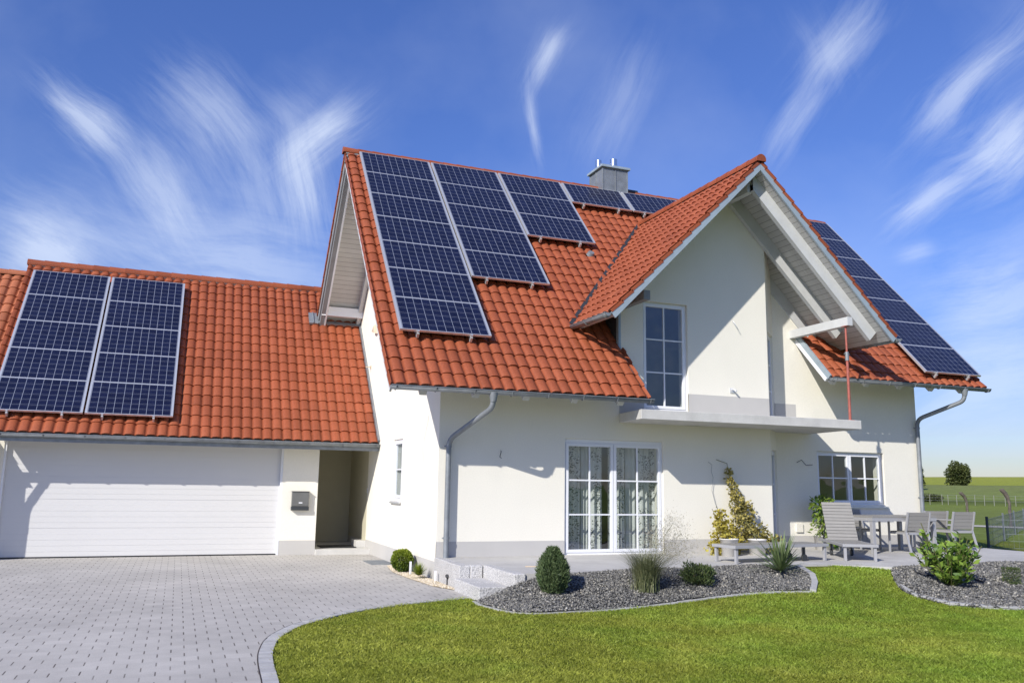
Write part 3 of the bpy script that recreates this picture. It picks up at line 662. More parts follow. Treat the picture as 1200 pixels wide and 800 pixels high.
# ------------------------------------------------------------------ solar panels
PWD, PHT, CW, RH = 1.70, .982, 1.739, .986
def make_panel():
    root = link(bpy.data.objects.new('solar_panel', None), house)
    f = MB(); h0, h1, e = .125, .17, .016
    f.box(0, PWD, 0, e, h0, h1); f.box(0, PWD, PHT - e, PHT, h0, h1); f.box(0, .045, e, PHT - e, h0, h1); f.box(PWD - .045, PWD, e, PHT - e, h0, h1)
    fr = f.build('frame', M['alu'], root)
    g = MB(); a = .012; vs = [(a, a, .1685), (PWD - a, a, .1685), (PWD - a, PHT - a, .1685), (a, PHT - a, .1685), (a, a, .14), (PWD - a, a, .14), (PWD - a, PHT - a, .14), (a, PHT - a, .14)]
    x0 = (PWD - 10 * .159) / 2; y0 = (PHT - 6 * .159) / 2
    g.add(vs, [(0, 1, 2, 3), (7, 6, 5, 4)], uvs=[(v[0] - x0, v[1] - y0) for v in vs]); ce = g.build('cell_sheet', M['cells'], root)
    for x in (.33, 1.32):
        r = MB(); r.box(x - .02, x + .02, -.055, PHT, .03, .1245); r.box(x - .018, x + .018, -.030, -.004, .1245, .165); r.build('rail', M['alu'], root)
    return root
proto = make_panel(); first = True
ORD = ['top', 'second from top', 'third from top', 'fourth from top', 'fifth from top', 'sixth from top', 'bottom']
def ordn(i, n): return 'only' if n == 1 else ('top' if i == 0 else ('bottom' if i == n - 1 else ORD[i]))
def place_panel(Mx, x, s, label, group):
    global first
    if first: o = proto; first = False
    else:
        o = proto.copy(); COL.objects.link(o)
        for chd in list(proto.children):
            c_ = chd.copy(); COL.objects.link(c_); c_.parent = o
    o.parent = garage if 'garage' in group else house; o.matrix_basis = Mx @ Matrix.Translation((x - .025, s - .02, 0)); o['group'] = group
PX, PS = -.824, 1.292; TOP = PS + 7 * RH
cn = ['leftmost column beside the tiled verge', 'second column from the left', 'third column from the left', None, None]
for c_, n in enumerate((7, 5, 3, 1, 1)):
    for i in range(n):
        if c_ == 3: lab = 'single blue solar panel directly in front of the metal chimney'
        elif c_ == 4: lab = 'single blue solar panel right of chimney, partly behind the front gable roof'
        else: lab = '%s blue solar panel in the %s on the main roof' % (ordn(i, n), cn[c_])
        place_panel(MAIN, PX + c_ * CW, TOP - (i + 1) * RH, lab, 'solar panels on the main roof')
for i in range(7):
    place_panel(MAIN, 12.975 - PWD, 1.30 + (6 - i) * RH, '%s blue solar panel in the column behind the right slope of the front gable' % ordn(i, 7), 'solar panels on the right end of the main roof')
for c_ in range(2):
    for i in range(5):
        place_panel(GAR, -7.875 + c_ * CW, .44 + (4 - i) * RH, '%s blue solar panel in the %s column on the garage roof' % (ordn(i, 5), ('left', 'right')[c_]), 'solar panels on the garage roof')

# ------------------------------------------------------------------ small fixtures
p = thing('steel_prop', 'red adjustable steel prop standing on the balcony slab under the gable purlin', 'prop', (8.36, -.98, 3.04))
b = MB(); b.tube([(0, 0, .01), (0, 0, 1.30)], .028, 12); b.build('outer_tube', M['red'], p)
b = MB(); b.tube([(0, 0, 1.3), (0, 0, 1.93)], .021, 12); b.build('inner_tube', M['red'], p)
b = MB(); b.tube([(0, 0, 1.22), (0, 0, 1.40)], .040, 12); b.tube([(-.07, 0, 1.36), (.07, 0, 1.36)], .01, 8); b.build('collar', M['zinc'], p)
b = MB(); b.box(-.06, .06, -.06, .06, 0, .01); b.box(-.06, .06, -.06, .06, 1.93, 1.94); b.build('plate', M['red'], p)
m = thing('letterbox', 'dark grey metal letterbox on the pier between garage door and porch', 'letterbox', (-1.64, PY, 1.21))
b = MB(); b.box(-.19, .19, -.11, 0, -.12, .20); bo = b.build('body', M['boxgrey'], m, bevel=.006)
b = MB(); b.box(-.195, .195, -.115, 0, -.21, -.125); b.build('newspaper_tray', M['darkmetal'], m, bevel=.006)
b = MB(); b.box(-.2, .2, -.125, .0, .203, .215); b.build('lid', M['boxgrey'], m, bevel=.003)
b = MB(); b.box(-.035, .045, -.113, -.1105, -.055, -.03); b.build('name_plate', M['white'], m)
def wire(name, pts, label, r=.007, cat='cable', mat='darkmetal'):
    b = MB(); b.tube(pts, r, 6); o = b.build(name, M[mat]); tag(o, label, cat); return o
w_ = wire('wall_cable', [(1.17, .01, 2.26), (1.16, -.05, 2.24), (1.13, -.06, 2.14), (1.16, -.07, 2.12)], 'bent cable end sticking out of the wall left of the patio door')
wire('wall_cable', [(5.60, -.01, 2.16), (5.66, -.05, 2.1), (5.64, -.05, 1.98), (5.68, -.05, 1.85), (5.65, -.04, 1.6), (5.72, -.04, 1.35), (5.8, -.05, 1.15)], 'thin wire hanging down the wall above the yellow vine pots', .004, mat='zinc')
wire('wall_cable', [(8.38, .71, 2.22), (8.46, .65, 2.28), (8.56, .63, 2.17), (8.74, .63, 2.18)], 'dark wavy cable end left of the wide window')
wire('wall_cable', [(6.27, .0, 5.10), (6.27, -.05, 5.06), (6.36, -.07, 4.92), (6.38, -.07, 4.88)], 'short cable hanging from the upper gable wall', .006, mat='alu')
wire('wall_cable', [(.0, 1.0, 2.0), (-.03, .99, 2.3), (-.025, .80, 2.62), (-.002, .70, 2.9)], 'thin pale cable on the sunlit side wall', .004, mat='alu')
v = thing('wall_lamp', 'tiny grey wall fixture low on the gable wall above the balcony', 'lamp', (6.22, 0, 3.62))
b = MB(); b.box(-.05, .05, -.015, 0, -.05, .05); b.build('back_plate', M['alu'], v)
b = MB(); b.tube([(0, -.015, .02), (0, -.08, .02), (.05, -.09, -.03)], .02, 8); b.build('arm', M['alu'], v)
b = MB(); b.box(-.02, .10, 0, .02, 0, .02); b.box(.10, .12, -.03, .05, -.03, .04); o = b.build('wall_bracket', M['tan']); o.location = (-.12, 6.15, 4.45); tag(o, 'small tan bracket on the side wall beside garage roof edge', 'bracket')
b = MB(); b.add([(0, 0, 0), (0, .36, .08), (0, .1, .28), (-.10, .05, .02), (-.1, .30, .09), (-.10, .12, .2)], [(0, 1, 2), (5, 4, 3), (0, 3, 4, 1), (1, 4, 5, 2), (2, 5, 3, 0)]); o = b.build('wall_vent', M['tan']); o.location = (-.001, 5.5, 5.2); tag(o, 'small triangular tan vent hood high on the side wall', 'vent')
b = MB(); b.box(-.04, .04, -.012, 0, -.06, .06); o = b.build('doorbell', M['alu'], None, bevel=.004); o.rotation_euler = (0, 0, -math.pi / 2); o.location = (-.002, 5.95, 1.45); tag(o, 'small silver doorbell panel on the wall by the porch', 'doorbell')
b = MB(); b.box(-.04, .04, -.05, 0, -.03, .05); b.tube([(0, -.05, 0), (0, -.09, -.03)], .03, 10); o = b.build('motion_sensor', M['boxgrey']); o.location = (-.25, PY, 2.68); tag(o, 'small sensor lamp under the garage gutter beside the porch', 'sensor')
b = MB(); b.box(-.09, .09, -.03, 0, -.09, .09); o = b.build('wall_socket', M['stucco']); o.location = (8.38, .716, .82); tag(o, 'pale outdoor socket low on the wall left of the potted plant', 'socket')
o = MB().box(-1.05, -.25, 5.75, 6.5, .132, .15).build('doormat', M['black']); tag(o, 'black doormat lying on the porch step', 'doormat')
o = MB().box(-.5, -.03, 2.85, 3.75, .012, .02)
for i in range(22): o.box(-.5 + .0215 * i, -.492 + .0215 * i, 2.85, 3.75, .02, .026)
o = o.build('drain_grate', M['zinc']); tag(o, 'grey metal grate set in the paving beside the side wall', 'grate')

# ------------------------------------------------------------------ ground
def ss(a, b, x):
    t_ = np.clip((x - a) / (b - a), 0, 1); return t_ * t_ * (3 - 2 * t_)
def lawn_z(x, y):
    x = np.asarray(x, float); y = np.asarray(y, float)
    z = .36 * ss(-5.8, -2.75, y) * ss(1.0, 5.2, x)
    z = z * (1 - ss(11.5, 15, x)) * (1 - ss(-.5, 3.0, y) * (x > 0))
    return z
def field_z(x, y):
    t_ = (x + 4.3) * .76 + (y + 14.5) * .65
    z = 2.7 * ss(100, 185, t_) + 3.9 * ss(180, 360, t_) - 30 * ss(400, 1500, t_)
    side_ = (x + 4.3) * .65 - (y + 14.5) * .76
    return z + ss(60, 300, t_) * side_ * .010 - .012
def grid_obj(name, xs, ys, zf, mat, kind='structure'):
    X, Y = np.meshgrid(xs, ys); Z = zf(X, Y); v = np.stack([X.ravel(), Y.ravel(), Z.ravel()], 1); nx, ny = len(xs), len(ys)
    i = np.arange((ny - 1) * (nx - 1)); r, c = i // (nx - 1), i % (nx - 1); a = r * nx + c
    f = np.stack([a, a + 1, a + nx + 1, a + nx], 1)
    return np_mesh(name, v, f, mat, kind=kind, smooth=True)
def np_mesh(name, v, f, mat, parent=None, tv=None, kind=None, smooth=False):
    me = bpy.data.meshes.new(name); k = f.shape[1]
    me.vertices.add(len(v)); me.vertices.foreach_set('co', np.ascontiguousarray(v, dtype=np.float32).ravel())
    me.loops.add(f.size); me.loops.foreach_set('vertex_index', np.ascontiguousarray(f, dtype=np.int32).ravel())
    me.polygons.add(len(f)); me.polygons.foreach_set('loop_start', np.arange(len(f), dtype=np.int32) * k)
    me.polygons.foreach_set('loop_total', np.full(len(f), k, dtype=np.int32)) if hasattr(me.polygons[0], 'loop_total') else None
    if smooth: me.polygons.foreach_set('use_smooth', np.ones(len(f), bool))
    if tv is not None: at = me.attributes.new('tv', 'FLOAT', 'FACE'); at.data.foreach_set('value', tv.astype(np.float32))
    me.update(calc_edges=True); me.validate(); me.materials.append(mat)
    o = bpy.data.objects.new(name, me); link(o, parent)
    if kind: o['kind'] = kind
    return o
def field_mat():
    m, nt, b = new_mat('field_grass'); g = N(nt, 'ShaderNodeNewGeometry'); sp = N(nt, 'ShaderNodeSeparateXYZ'); nt.links.new(g.outputs['Position'], sp.inputs[0])
    t_ = mth(nt, 'ADD', mth(nt, 'MULTIPLY', mth(nt, 'ADD', sp.outputs[0], 4.3), .76), mth(nt, 'MULTIPLY', mth(nt, 'ADD', sp.outputs[1], 14.5), .65))
    t_ = mth(nt, 'ADD', t_, mth(nt, 'MULTIPLY', noise(nt, .03, 3), 8))
    c = ramp(nt, mth(nt, 'DIVIDE', t_, 500), [(0, (.15, .21, .03)), (.13, (.18, .22, .055)), (.22, (.20, .25, .05)), (.245, (.10, .13, .03)), (.26, (.20, .25, .065)), (.36, (.22, .25, .085)), (.372, (.10, .11, .05)), (.385, (.31, .35, .05)), (.66, (.34, .36, .06)), (.70, (.33, .17, .09))])
    c = mixc(nt, 1.0, c, ramp(nt, noise(nt, .9, 6), [(.3, .72), (.7, 1.1)]), 'MULTIPLY'); c = mixc(nt, 1.0, c, ramp(nt, noise(nt, 14, 4), [(.3, .7), (.7, 1.15)]), 'MULTIPLY')
    nt.links.new(c, b.inputs['Base Color']); b.inputs['Roughness'].default_value = .95; b.inputs['Specular IOR Level'].default_value = .1; bump(nt, b, noise(nt, 9, 4), .06)
    return m
def lawn_mat():
    m, nt, b = new_mat('lawn_ground')
    c = ramp(nt, noise(nt, 1.3, 5), [(.3, (.12, .15, .02)), (.5, (.18, .22, .03)), (.72, (.25, .25, .06))])
    c = mixc(nt, 1.0, c, ramp(nt, noise(nt, 70, 4), [(.3, .45), (.7, 1.1)]), 'MULTIPLY')
    nt.links.new(c, b.inputs['Base Color']); b.inputs['Roughness'].default_value = .95; b.inputs['Specular IOR Level'].default_value = .1; bump(nt, b, noise(nt, 60, 3), .03)
    return m
M['field'] = field_mat(); M['lawn'] = lawn_mat()
gx = np.concatenate([-np.geomspace(2500, 30, 16), np.arange(-20, 60, 5), np.geomspace(60, 2500, 40)])
gy_ = np.concatenate([-np.geomspace(2500, 30, 12), np.arange(-20, 60, 5), np.geomspace(60, 2500, 40)])
grid_obj('field', gx, gy_, field_z, M['field'])
xs = np.arange(-4.5, 22, .25); ys = np.arange(-20, 10.01, .25)
grid_obj('lawn', xs, ys, lambda x, y: lawn_z(x, y) + .002 * (x * 0 + 1), M['lawn'])
edge = [(-3.56, -22), (-3.56, -9.), (-3.49, -6.83), (-3.45, -5.98), (-3.39, -5.45), (-3.28, -4.9), (-3.1, -4.42), (-2.8, -3.9), (-2.12, -3.18), (-1.52, -2.78), (-.83, -2.44), (-.12, -2.22)]
def catmull(P, n=6, closed=False):
    P = [Vector((*p, 0)) if len(p) == 2 else Vector(p) for p in P]; out = []
    for i in range(len(P) - 1):
        a = P[max(i - 1, 0)]; b = P[i]; c = P[i + 1]; d = P[min(i + 2, len(P) - 1)]
        for k in range(n):
            t_ = k / n; out.append(.5 * ((2 * b) + (c - a) * t_ + (2 * a - 5 * b + 4 * c - d) * t_ ** 2 + (-a + 3 * b - 3 * c + d) * t_ ** 3))
    out.append(P[-1]); return out
ec = catmull(edge)
dv = MB(); pts = [(p.x, p.y, .012) for p in ec] + [(-.13, -1.5, .012), (-.006, -1.4, .012), (-.006, 8.4, .012), (-60, 8.4, .012), (-60, -22, .012)]
me = bpy.data.meshes.new('driveway'); bm = bmesh.new(); f = bm.faces.new([bm.verts.new(p) for p in pts]); bmesh.ops.triangulate(bm, faces=[f]); bmesh.ops.recalc_face_normals(bm, faces=bm.faces)
for f in bm.faces:
    if f.normal.z < 0: f.normal_flip()
bm.to_mesh(me); bm.free(); me.materials.append(M['paving']); o = link(bpy.data.objects.new('driveway', me)); o['kind'] = 'structure'
def kerb_strip(pts, w, z, name='kerb', seg=.10, gap=.006, h=.10, off=0, mat='kerb', zf=None):
    b = MB(); acc = 0; P = []; st = .02
    L = [0]
    for i in range(1, len(pts)): L.append(L[-1] + (pts[i] - pts[i - 1]).length)
    def at(s_):
        s_ = max(0, min(L[-1] - 1e-6, s_)); i = max(k for k in range(len(L)) if L[k] <= s_); i = min(i, len(pts) - 2)
        t_ = (s_ - L[i]) / max(1e-6, L[i + 1] - L[i]); d = (pts[i + 1] - pts[i]).normalized(); return pts[i].lerp(pts[i + 1], t_), Vector((d.y, -d.x, 0)).normalized()
    s_ = 0
    while s_ < L[-1]:
        (a, na), (c_, nc) = at(s_ + gap / 2), at(min(L[-1], s_ + seg - gap / 2)); jz = random.gauss(0, .0015)
        q = [a + na * off, c_ + nc * off, c_ + nc * (off + w), a + na * (off + w)]
        zz = [(zf(p_.x, p_.y) if zf else 0) + z + jz for p_ in q]
        vs = [(p_.x, p_.y, k - h) for p_, k in zip(q, zz)] + [(p_.x, p_.y, k) for p_, k in zip(q, zz)]
        b.add(vs, [(4, 7, 6, 5), (0, 1, 5, 4), (1, 2, 6, 5), (2, 3, 7, 6), (3, 0, 4, 7)])
        s_ += seg
    o = b.build(name, M[mat]); o['kind'] = 'structure'
    bmx = bmesh.new(); bmx.from_mesh(o.data); bmesh.ops.recalc_face_normals(bmx, faces=bmx.faces); bmx.to_mesh(o.data); bmx.free(); return o
kerb_strip(ec, .13, .018, seg=.085, off=.012)
sl = MB(); 
for i in range(len(ec) - 1):
    a, c_ = ec[i], ec[i + 1]; d = (c_ - a).normalized(); n_ = Vector((d.y, -d.x, 0))
    sl.add([a + Vector((0, 0, .016)), c_ + Vector((0, 0, .016)), c_ + n_ * .014 + Vector((0, 0, .016)), a + n_ * .014 + Vector((0, 0, .016))], [(3, 2, 1, 0)])
o = sl.build('drain_joint', M['black']); o['kind'] = 'structure'
# terrace
TZ = .388
tp = [(.0, .0), (.0, -1.44), (.36, -1.44), (.36, -2.82), (.85, -2.84), (1.78, -2.68), (3.69, -2.56), (5.03, -2.54), (6.3, -2.60), (7.0, -3.22), (8.12, -3.12), (10.42, -2.97), (13.0, -2.9), (13.0, 1.6), (12.6, 1.6), (12.4, 4), (11.9, 4), (11.9, .72), (7.86, .72), (7.14, 0)]
me = bpy.data.meshes.new('terrace'); bm = bmesh.new(); f = bm.faces.new([bm.verts.new((*p, TZ)) for p in tp]); f.normal_update()
if f.normal.z < 0: f.normal_flip()
r = bmesh.ops.extrude_face_region(bm, geom=[f]); bmesh.ops.translate(bm, vec=(0, 0, -.45), verts=[v_ for v_ in r['geom'] if isinstance(v_, bmesh.types.BMVert)])
bmesh.ops.recalc_face_normals(bm, faces=bm.faces); bm.to_mesh(me); bm.free(); me.materials.append(M['terrace']); o = link(bpy.data.objects.new('terrace', me)); o['kind'] = 'structure'
# granite blocks and step
def gblock(x0, x1, y0, y1, z1, label):
    b = MB(); b.box(x0, x1, y0, y1, -.1, z1); o = b.build('granite_block', M['granite'], bevel=.015); tag(o, label, 'stone block', 'granite blocks of the terrace steps'); return o
gblock(-.03, .14, -.72, -.01, .392, 'granite block nearest to the drainpipe at the terrace edge')
gblock(-.05, .13, -1.50, -.73, .390, 'granite block between the corner block and the low step')
gblock(.135, .338, -1.508, -1.40, .391, 'small granite riser block behind the low step')
gblock(-.13, .34, -2.10, -1.51, .20, 'rear granite slab of the low step')
gblock(-.13, .34, -2.68, -2.11, .198, 'front granite slab of the low step beside the lawn tip')
gblock(.342, .52, -2.2, -1.505, .392, 'granite block flanking the low step on its right, rear one')
gblock(.342, .52, -2.86, -2.21, .39, 'granite block flanking the low step on its right, next to the grey gravel')
wire('garden_stake', [(.9, -1.9, .395), (1.5, -2.1, .40)], 'thin tan stick lying on the terrace by the steps', .012, 'stick', 'tan')
# gravel beds
def inpoly(x, y, P):
    c = np.zeros(x.shape, bool); n = len(P)
    for i in range(n):
        x0, y0 = P[i][:2]; x1, y1 = P[(i + 1) % n][:2]
        if y0 == y1: continue
        cond = ((y0 > y) != (y1 > y)) & (x < (x1 - x0) * (y - y0) / (y1 - y0) + x0); c ^= cond
    return c
bedL_front = [(-.20, -2.74), (-.22, -3.1), (-.14, -3.55), (.1, -3.98), (1.1, -3.98), (2.5, -3.93), (3.6, -4.0), (4.45, -4.2)]
bedL_side = [(4.45, -4.2), (5.0, -3.6), (5.3, -2.98), (5.5, -2.62)]
bedL = [tuple(p[:2]) for p in catmull(bedL_front, 4)] + [tuple(p[:2]) for p in catmull(bedL_side, 4)][1:] + [(5.03, -2.56), (3.69, -2.58), (1.78, -2.70), (.85, -2.86), (.5, -2.88), (-.12, -2.72)]
bedR_side = [(7.0, -3.24), (6.6, -3.62), (6.05, -4.32), (5.98, -4.75), (6.25, -5.2), (7.2, -5.6), (9, -5.9), (12, -6)]
bedR = [tuple(p[:2]) for p in catmull(bedR_side, 4)] + [(13.0, -2.92), (10.42, -2.99), (8.12, -3.14)]
def bed_z(x, y):     # slopes from the terrace down to the lawn
    x = np.asarray(x, float); y = np.asarray(y, float)
    back = np.where(x < 6.2, -2.6, -3.1); depth = np.where(x < 6.2, 1.35, 1.7)
    f = np.clip((back - y) / depth, 0, 1)
    lz = lawn_z(x, np.minimum(y, back - depth)) + .03
    zl_ = .40 * (1 - f ** 1.3) + lz * f ** 1.3
    zl_ = lz + (zl_ - lz) * ss(-.25, .8, x)
    return zl_ + .012 * np.sin(x * 3.1) * np.sin(y * 4.3)
def stones(name, poly, zf, dens, size, mat, bbox, jit=.5, base=None):
    x0, x1, y0, y1 = bbox; n = int(dens * (x1 - x0) * (y1 - y0)); x = rng.uniform(x0, x1, n); y = rng.uniform(y0, y1, n); k = inpoly(x, y, poly); x, y = x[k], y[k]; n = len(x)
    z = zf(x, y) + rng.uniform(-.3, .5, n) * size
    ov = np.array([(1, 0, 0), (-1, 0, 0), (0, 1, 0), (0, -1, 0), (0, 0, 1), (0, 0, -1), (.6, .6, .5), (-.6, .5, -.4)]); 
    ov = ov[:6]; of = np.array([(0, 2, 4), (2, 1, 4), (1, 3, 4), (3, 0, 4), (2, 0, 5), (1, 2, 5), (3, 1, 5), (0, 3, 5)])
    V = np.repeat(ov[None], n, 0) * (1 + rng.uniform(-jit, jit, (n, 6, 3)))+ rng.normal(0, .22, (n, 6, 3)); V *= rng.uniform(.5, 1.25, (n, 1, 1)) * size * np.stack([rng.uniform(.7, 1.3, n), rng.uniform(.7, 1.2, n), rng.uniform(.4, .9, n)], 1)[:, None]
    a = rng.uniform(0, 6.28, n); ca_, sn = np.cos(a)[:, None], np.sin(a)[:, None]; b_ = rng.normal(0, .5, n)[:, None]
    X, Y, Z = V[..., 0], V[..., 1], V[..., 2]; Y, Z = Y * np.cos(b_) - Z * np.sin(b_), Y * np.sin(b_) + Z * np.cos(b_); X, Y = X * ca_ - Y * sn, X * sn + Y * ca_
    V = np.stack([X + x[:, None], Y + y[:, None], Z + z[:, None]], 2).reshape(-1, 3); F = (of[None] + (np.arange(n) * 6)[:, None, None]).reshape(-1, 3)
    return np_mesh(name, V, F, mat, tv=np.repeat(rng.beta(1.6, 1.8, n), 8), kind='stuff')
M['gravel_base'] = basic('gravel_base', (.07, .07, .075), .9, var=.5, scale=40, bscale=60, bdist=.02)
M['pebble_base'] = basic('pebble_base', (.5, .42, .3), .9, var=.3, scale=40)
def bed(poly, name, mat, zf, dz=-.012):
    me = bpy.data.meshes.new(name); x0 = min(p[0] for p in poly); x1 = max(p[0] for p in poly); y0 = min(p[1] for p in poly); y1 = max(p[1] for p in poly)
    bm = bmesh.new(); f = bm.faces.new([bm.verts.new((p[0], p[1], 0)) for p in poly]); bmesh.ops.triangulate(bm, faces=[f])
    for k in np.arange(x0, x1, .15): bmesh.ops.bisect_plane(bm, geom=bm.verts[:] + bm.edges[:] + bm.faces[:], plane_co=(k, 0, 0), plane_no=(1, 0, 0))
    for k in np.arange(y0, y1, .15): bmesh.ops.bisect_plane(bm, geom=bm.verts[:] + bm.edges[:] + bm.faces[:], plane_co=(0, k, 0), plane_no=(0, 1, 0))
    for v_ in bm.verts: v_.co.z = float(zf(v_.co.x, v_.co.y)) + dz
    bmesh.ops.recalc_face_normals(bm, faces=bm.faces)
    for f in bm.faces:
        if f.normal.z < 0: f.normal_flip()
    bm.to_mesh(me); bm.free(); me.materials.append(mat); o = link(bpy.data.objects.new(name, me)); o['kind'] = 'structure'
bed(bedL, 'gravel_bed', M['gravel_base'], bed_z); bed(bedR, 'gravel_bed', M['gravel_base'], bed_z)
g1 = stones('gravel', bedL, bed_z, 2900, .017, M['gravel'], (-.4, 5.6, -4.3, -2.5)); tag(g1, 'dark grey crushed stone in the planting bed in front of the patio door', 'gravel')
g2 = stones('gravel', bedR, bed_z, 1700, .022, M['gravel'], (5.8, 13, -6.1, -2.9)); tag(g2, 'grey crushed stone in the bed at the right edge', 'gravel')
kerb_strip(catmull(bedL_front, 4), .05, .022, seg=.24, off=0, zf=lambda x, y: float(lawn_z(x, y)))
kerb_strip(catmull(bedL_side, 4), .09, .045, seg=.5, off=0, zf=lambda x, y: float(lawn_z(x, y)))
kerb_strip(catmull(bedR_side, 4)[::-1], .09, .045, seg=.5, off=0, zf=lambda x, y: float(lawn_z(x, y)))
peb = [(-.06, 2.7), (-.26, 2.5), (-.42, 1.4), (-.40, .4), (-.30, -.9), (-.10, -1.45), (-.06, -1.4)]
bed(peb, 'pebble_strip', M['pebble_base'], lambda x, y: np.asarray(x) * 0 + .03)
g3 = stones('pebbles', peb, lambda x, y: x * 0 + .025, 4200, .011, M['pebble'], (-.5, 0, -1.5, 2.8), .25); tag(g3, 'cream pebbles in the strip along the side wall', 'pebbles')
# lawn blades
def blades():
    keepout = [bedL, bedR]; dr = [(p.x, p.y) for p in ec]
    dr2 = [(p.x + .13, p.y - .03) for p in ec]
    V = []; Fn = 0; T_ = []
    for (x0, x1, y0, y1, dens, h, wd) in ((-3.8, 6, -9.2, -6.2, 9000, .027, .0026), (-3.8, 12, -6.2, -4.0, 6000, .028, .0036), (-3.6, 12, -4.0, -2.2, 4200, .028, .0048), (6, 13, -9.2, -6.2, 3600, .028, .005)):
        n = int(dens * (x1 - x0) * (y1 - y0)); x = rng.uniform(x0, x1, n); y = rng.uniform(y0, y1, n)
        # inside the camera's view with a margin
        px_ = (x + 4.26) * math.cos(.369) - (y + 14.52) * math.sin(.369); dp = (x + 4.26) * math.sin(.369) + (y + 14.52) * math.cos(.369)
        k = (np.abs(px_ / dp) < .75)
        ex = np.interp(y, [p.y for p in ec], [p.x for p in ec]); k &= (x > ex + .15 + rng.normal(0, .012, n))
        k &= ~inpoly(x, y, bedL) & ~inpoly(x, y, bedR)
        k &= ~((y > -2.9) & (x > -.2) & (x < 6.2)) & ~((y > -3.2) & (x > 6.9)) & ~((y > -2.62) & (x > 5)) & ~((x > -.2) & (x < .6) & (y > -2.95))
        x, y = x[k], y[k]; n = len(x)
        cl = np.sin(x * 1.9 + np.sin(y * 2.3) * 1.3) * np.sin(y * 1.7 + x * .6) * .5 + np.sin(x * 6.1 + y * 2.2) * np.sin(y * 5.3 - x) * .3
        hh = h * rng.uniform(.5, 1.25, n) * (1 + .25 * cl); a = rng.uniform(0, 6.283, n); l = rng.normal(0, .55, n) * hh; l2 = rng.normal(0, .55, n) * hh
        z = lawn_z(x, y); wx, wy = np.cos(a) * wd, np.sin(a) * wd
        b0 = np.stack([x - wx, y - wy, z], 1); b1 = np.stack([x + wx, y + wy, z], 1); m_ = np.stack([x + l * .4 + wx * .6, y + l2 * .4 + wy * .6, z + hh * .65], 1); tp_ = np.stack([x + l, y + l2, z + hh], 1)
        V.append(np.stack([b0, b1, m_, tp_], 1).reshape(-1, 3)); T_.append(np.clip(.42 + .26 * cl + rng.normal(0, .2, n), 0, 1)); Fn += n
    V = np.concatenate(V); F = np.arange(Fn * 4).reshape(-1, 4)
    o = np_mesh('grass', V, F, M['blade'], tv=np.concatenate(T_), kind='stuff'); tag(o, 'short mown green lawn grass with paler dry patches', 'grass')
blades()

# ------------------------------------------------------------------ plants
def leaves(pts, nrm, size, aspect=.5, jitter=.6, curl=.15, droop=0):
    """pts (n,3), nrm (n,3) approx outward direction; returns verts, faces"""
    n = len(pts); d = nrm + rng.normal(0, jitter, (n, 3)); d[:, 2] -= droop; d /= np.linalg.norm(d, axis=1)[:, None] + 1e-9
    r_ = rng.normal(0, 1, (n, 3)); s_ = np.cross(d, r_); s_ /= np.linalg.norm(s_, axis=1)[:, None] + 1e-9; u_ = np.cross(s_, d)
    L = size * rng.uniform(.6, 1.3, (n, 1)); W = L * aspect
    a = pts; b = pts + d * L * .5 + s_ * W * .5 + u_ * L * curl * .5; c = pts + d * L; e = pts + d * L * .5 - s_ * W * .5 + u_ * L * curl * .5
    return np.stack([a, b, c, e], 1).reshape(-1, 3), np.arange(n * 4).reshape(-1, 4)
def foliage(name, pts, nrm, size, mat, parent, **k):
    tv = k.pop('tv', None); V, F = leaves(pts, nrm, size, **k)
    if tv is None: tv = rng.uniform(0, 1, len(pts))
    return np_mesh(name, V, F, mat, parent, tv=np.clip(tv, 0, 1))
def blobpts(n, c, rad, shell=.55, lump=.2, seed=0):
    d = rng.normal(0, 1, (n, 3)); d /= np.linalg.norm(d, axis=1)[:, None]; ph = seed * 1.7
    l = 1 + lump * (np.sin(d[:, 0] * 5 + ph) * np.sin(d[:, 1] * 4 + ph * 2) + .6 * np.sin(d[:, 2] * 7 + ph * 3 + d[:, 0] * 3))
    r_ = (shell + (1 - shell) * rng.uniform(0, 1, n) ** .5) * l
    return np.asarray(c) + d * r_[:, None] * np.asarray(rad), d
def shrub_base(name, label, cat, x, y, group=None, z=None):
    z = float(bed_z(x, y)) - .01 if z is None else z
    return thing(name, label, cat, (x, y, z), 0, group)
def stems(parent, lines, r=.006, mat='stem', name='stem'):
    b = MB()
    for l in lines: b.tube(l, r if not isinstance(r, tuple) else [r[0]] + [r[1]] * (len(l) - 1), 5)
    return b.build(name, M[mat], parent)
# dwarf conifer
s = shrub_base('conifer_shrub', 'dense oval green dwarf conifer at the left end of the gravel bed', 'shrub', .70, -3.42)
n = 11000; h = rng.uniform(0, 1, n) ** .85; a = rng.uniform(0, 6.283, n)
rad = .205 * np.clip(np.sin(np.pi * np.clip(h * .80 + .16, 0, 1)), .05, 1) ** .8 * (1 + .10 * np.sin(a * 7 + h * 4) + .06 * np.sin(a * 13)) * rng.uniform(.35, 1, n) ** .35 * 1.02; ht = .56 * (1 + .08 * np.sin(a * 5 + 1))
P = np.stack([rad * np.cos(a), rad * np.sin(a), h * ht], 1); Nn = np.stack([np.cos(a) * .6, np.sin(a) * .6, np.full(n, 1.3)], 1)
foliage('foliage', P, Nn, .055, M['leaf_conifer'], s, aspect=.2, jitter=.55, tv=rng.uniform(0, 1, n) * .6 + .35 * np.sin(a * 7 + h * 4) ** 2)
stems(s, [[(0, 0, -.02), (0, 0, .6)]], .02, 'bark', 'trunk')
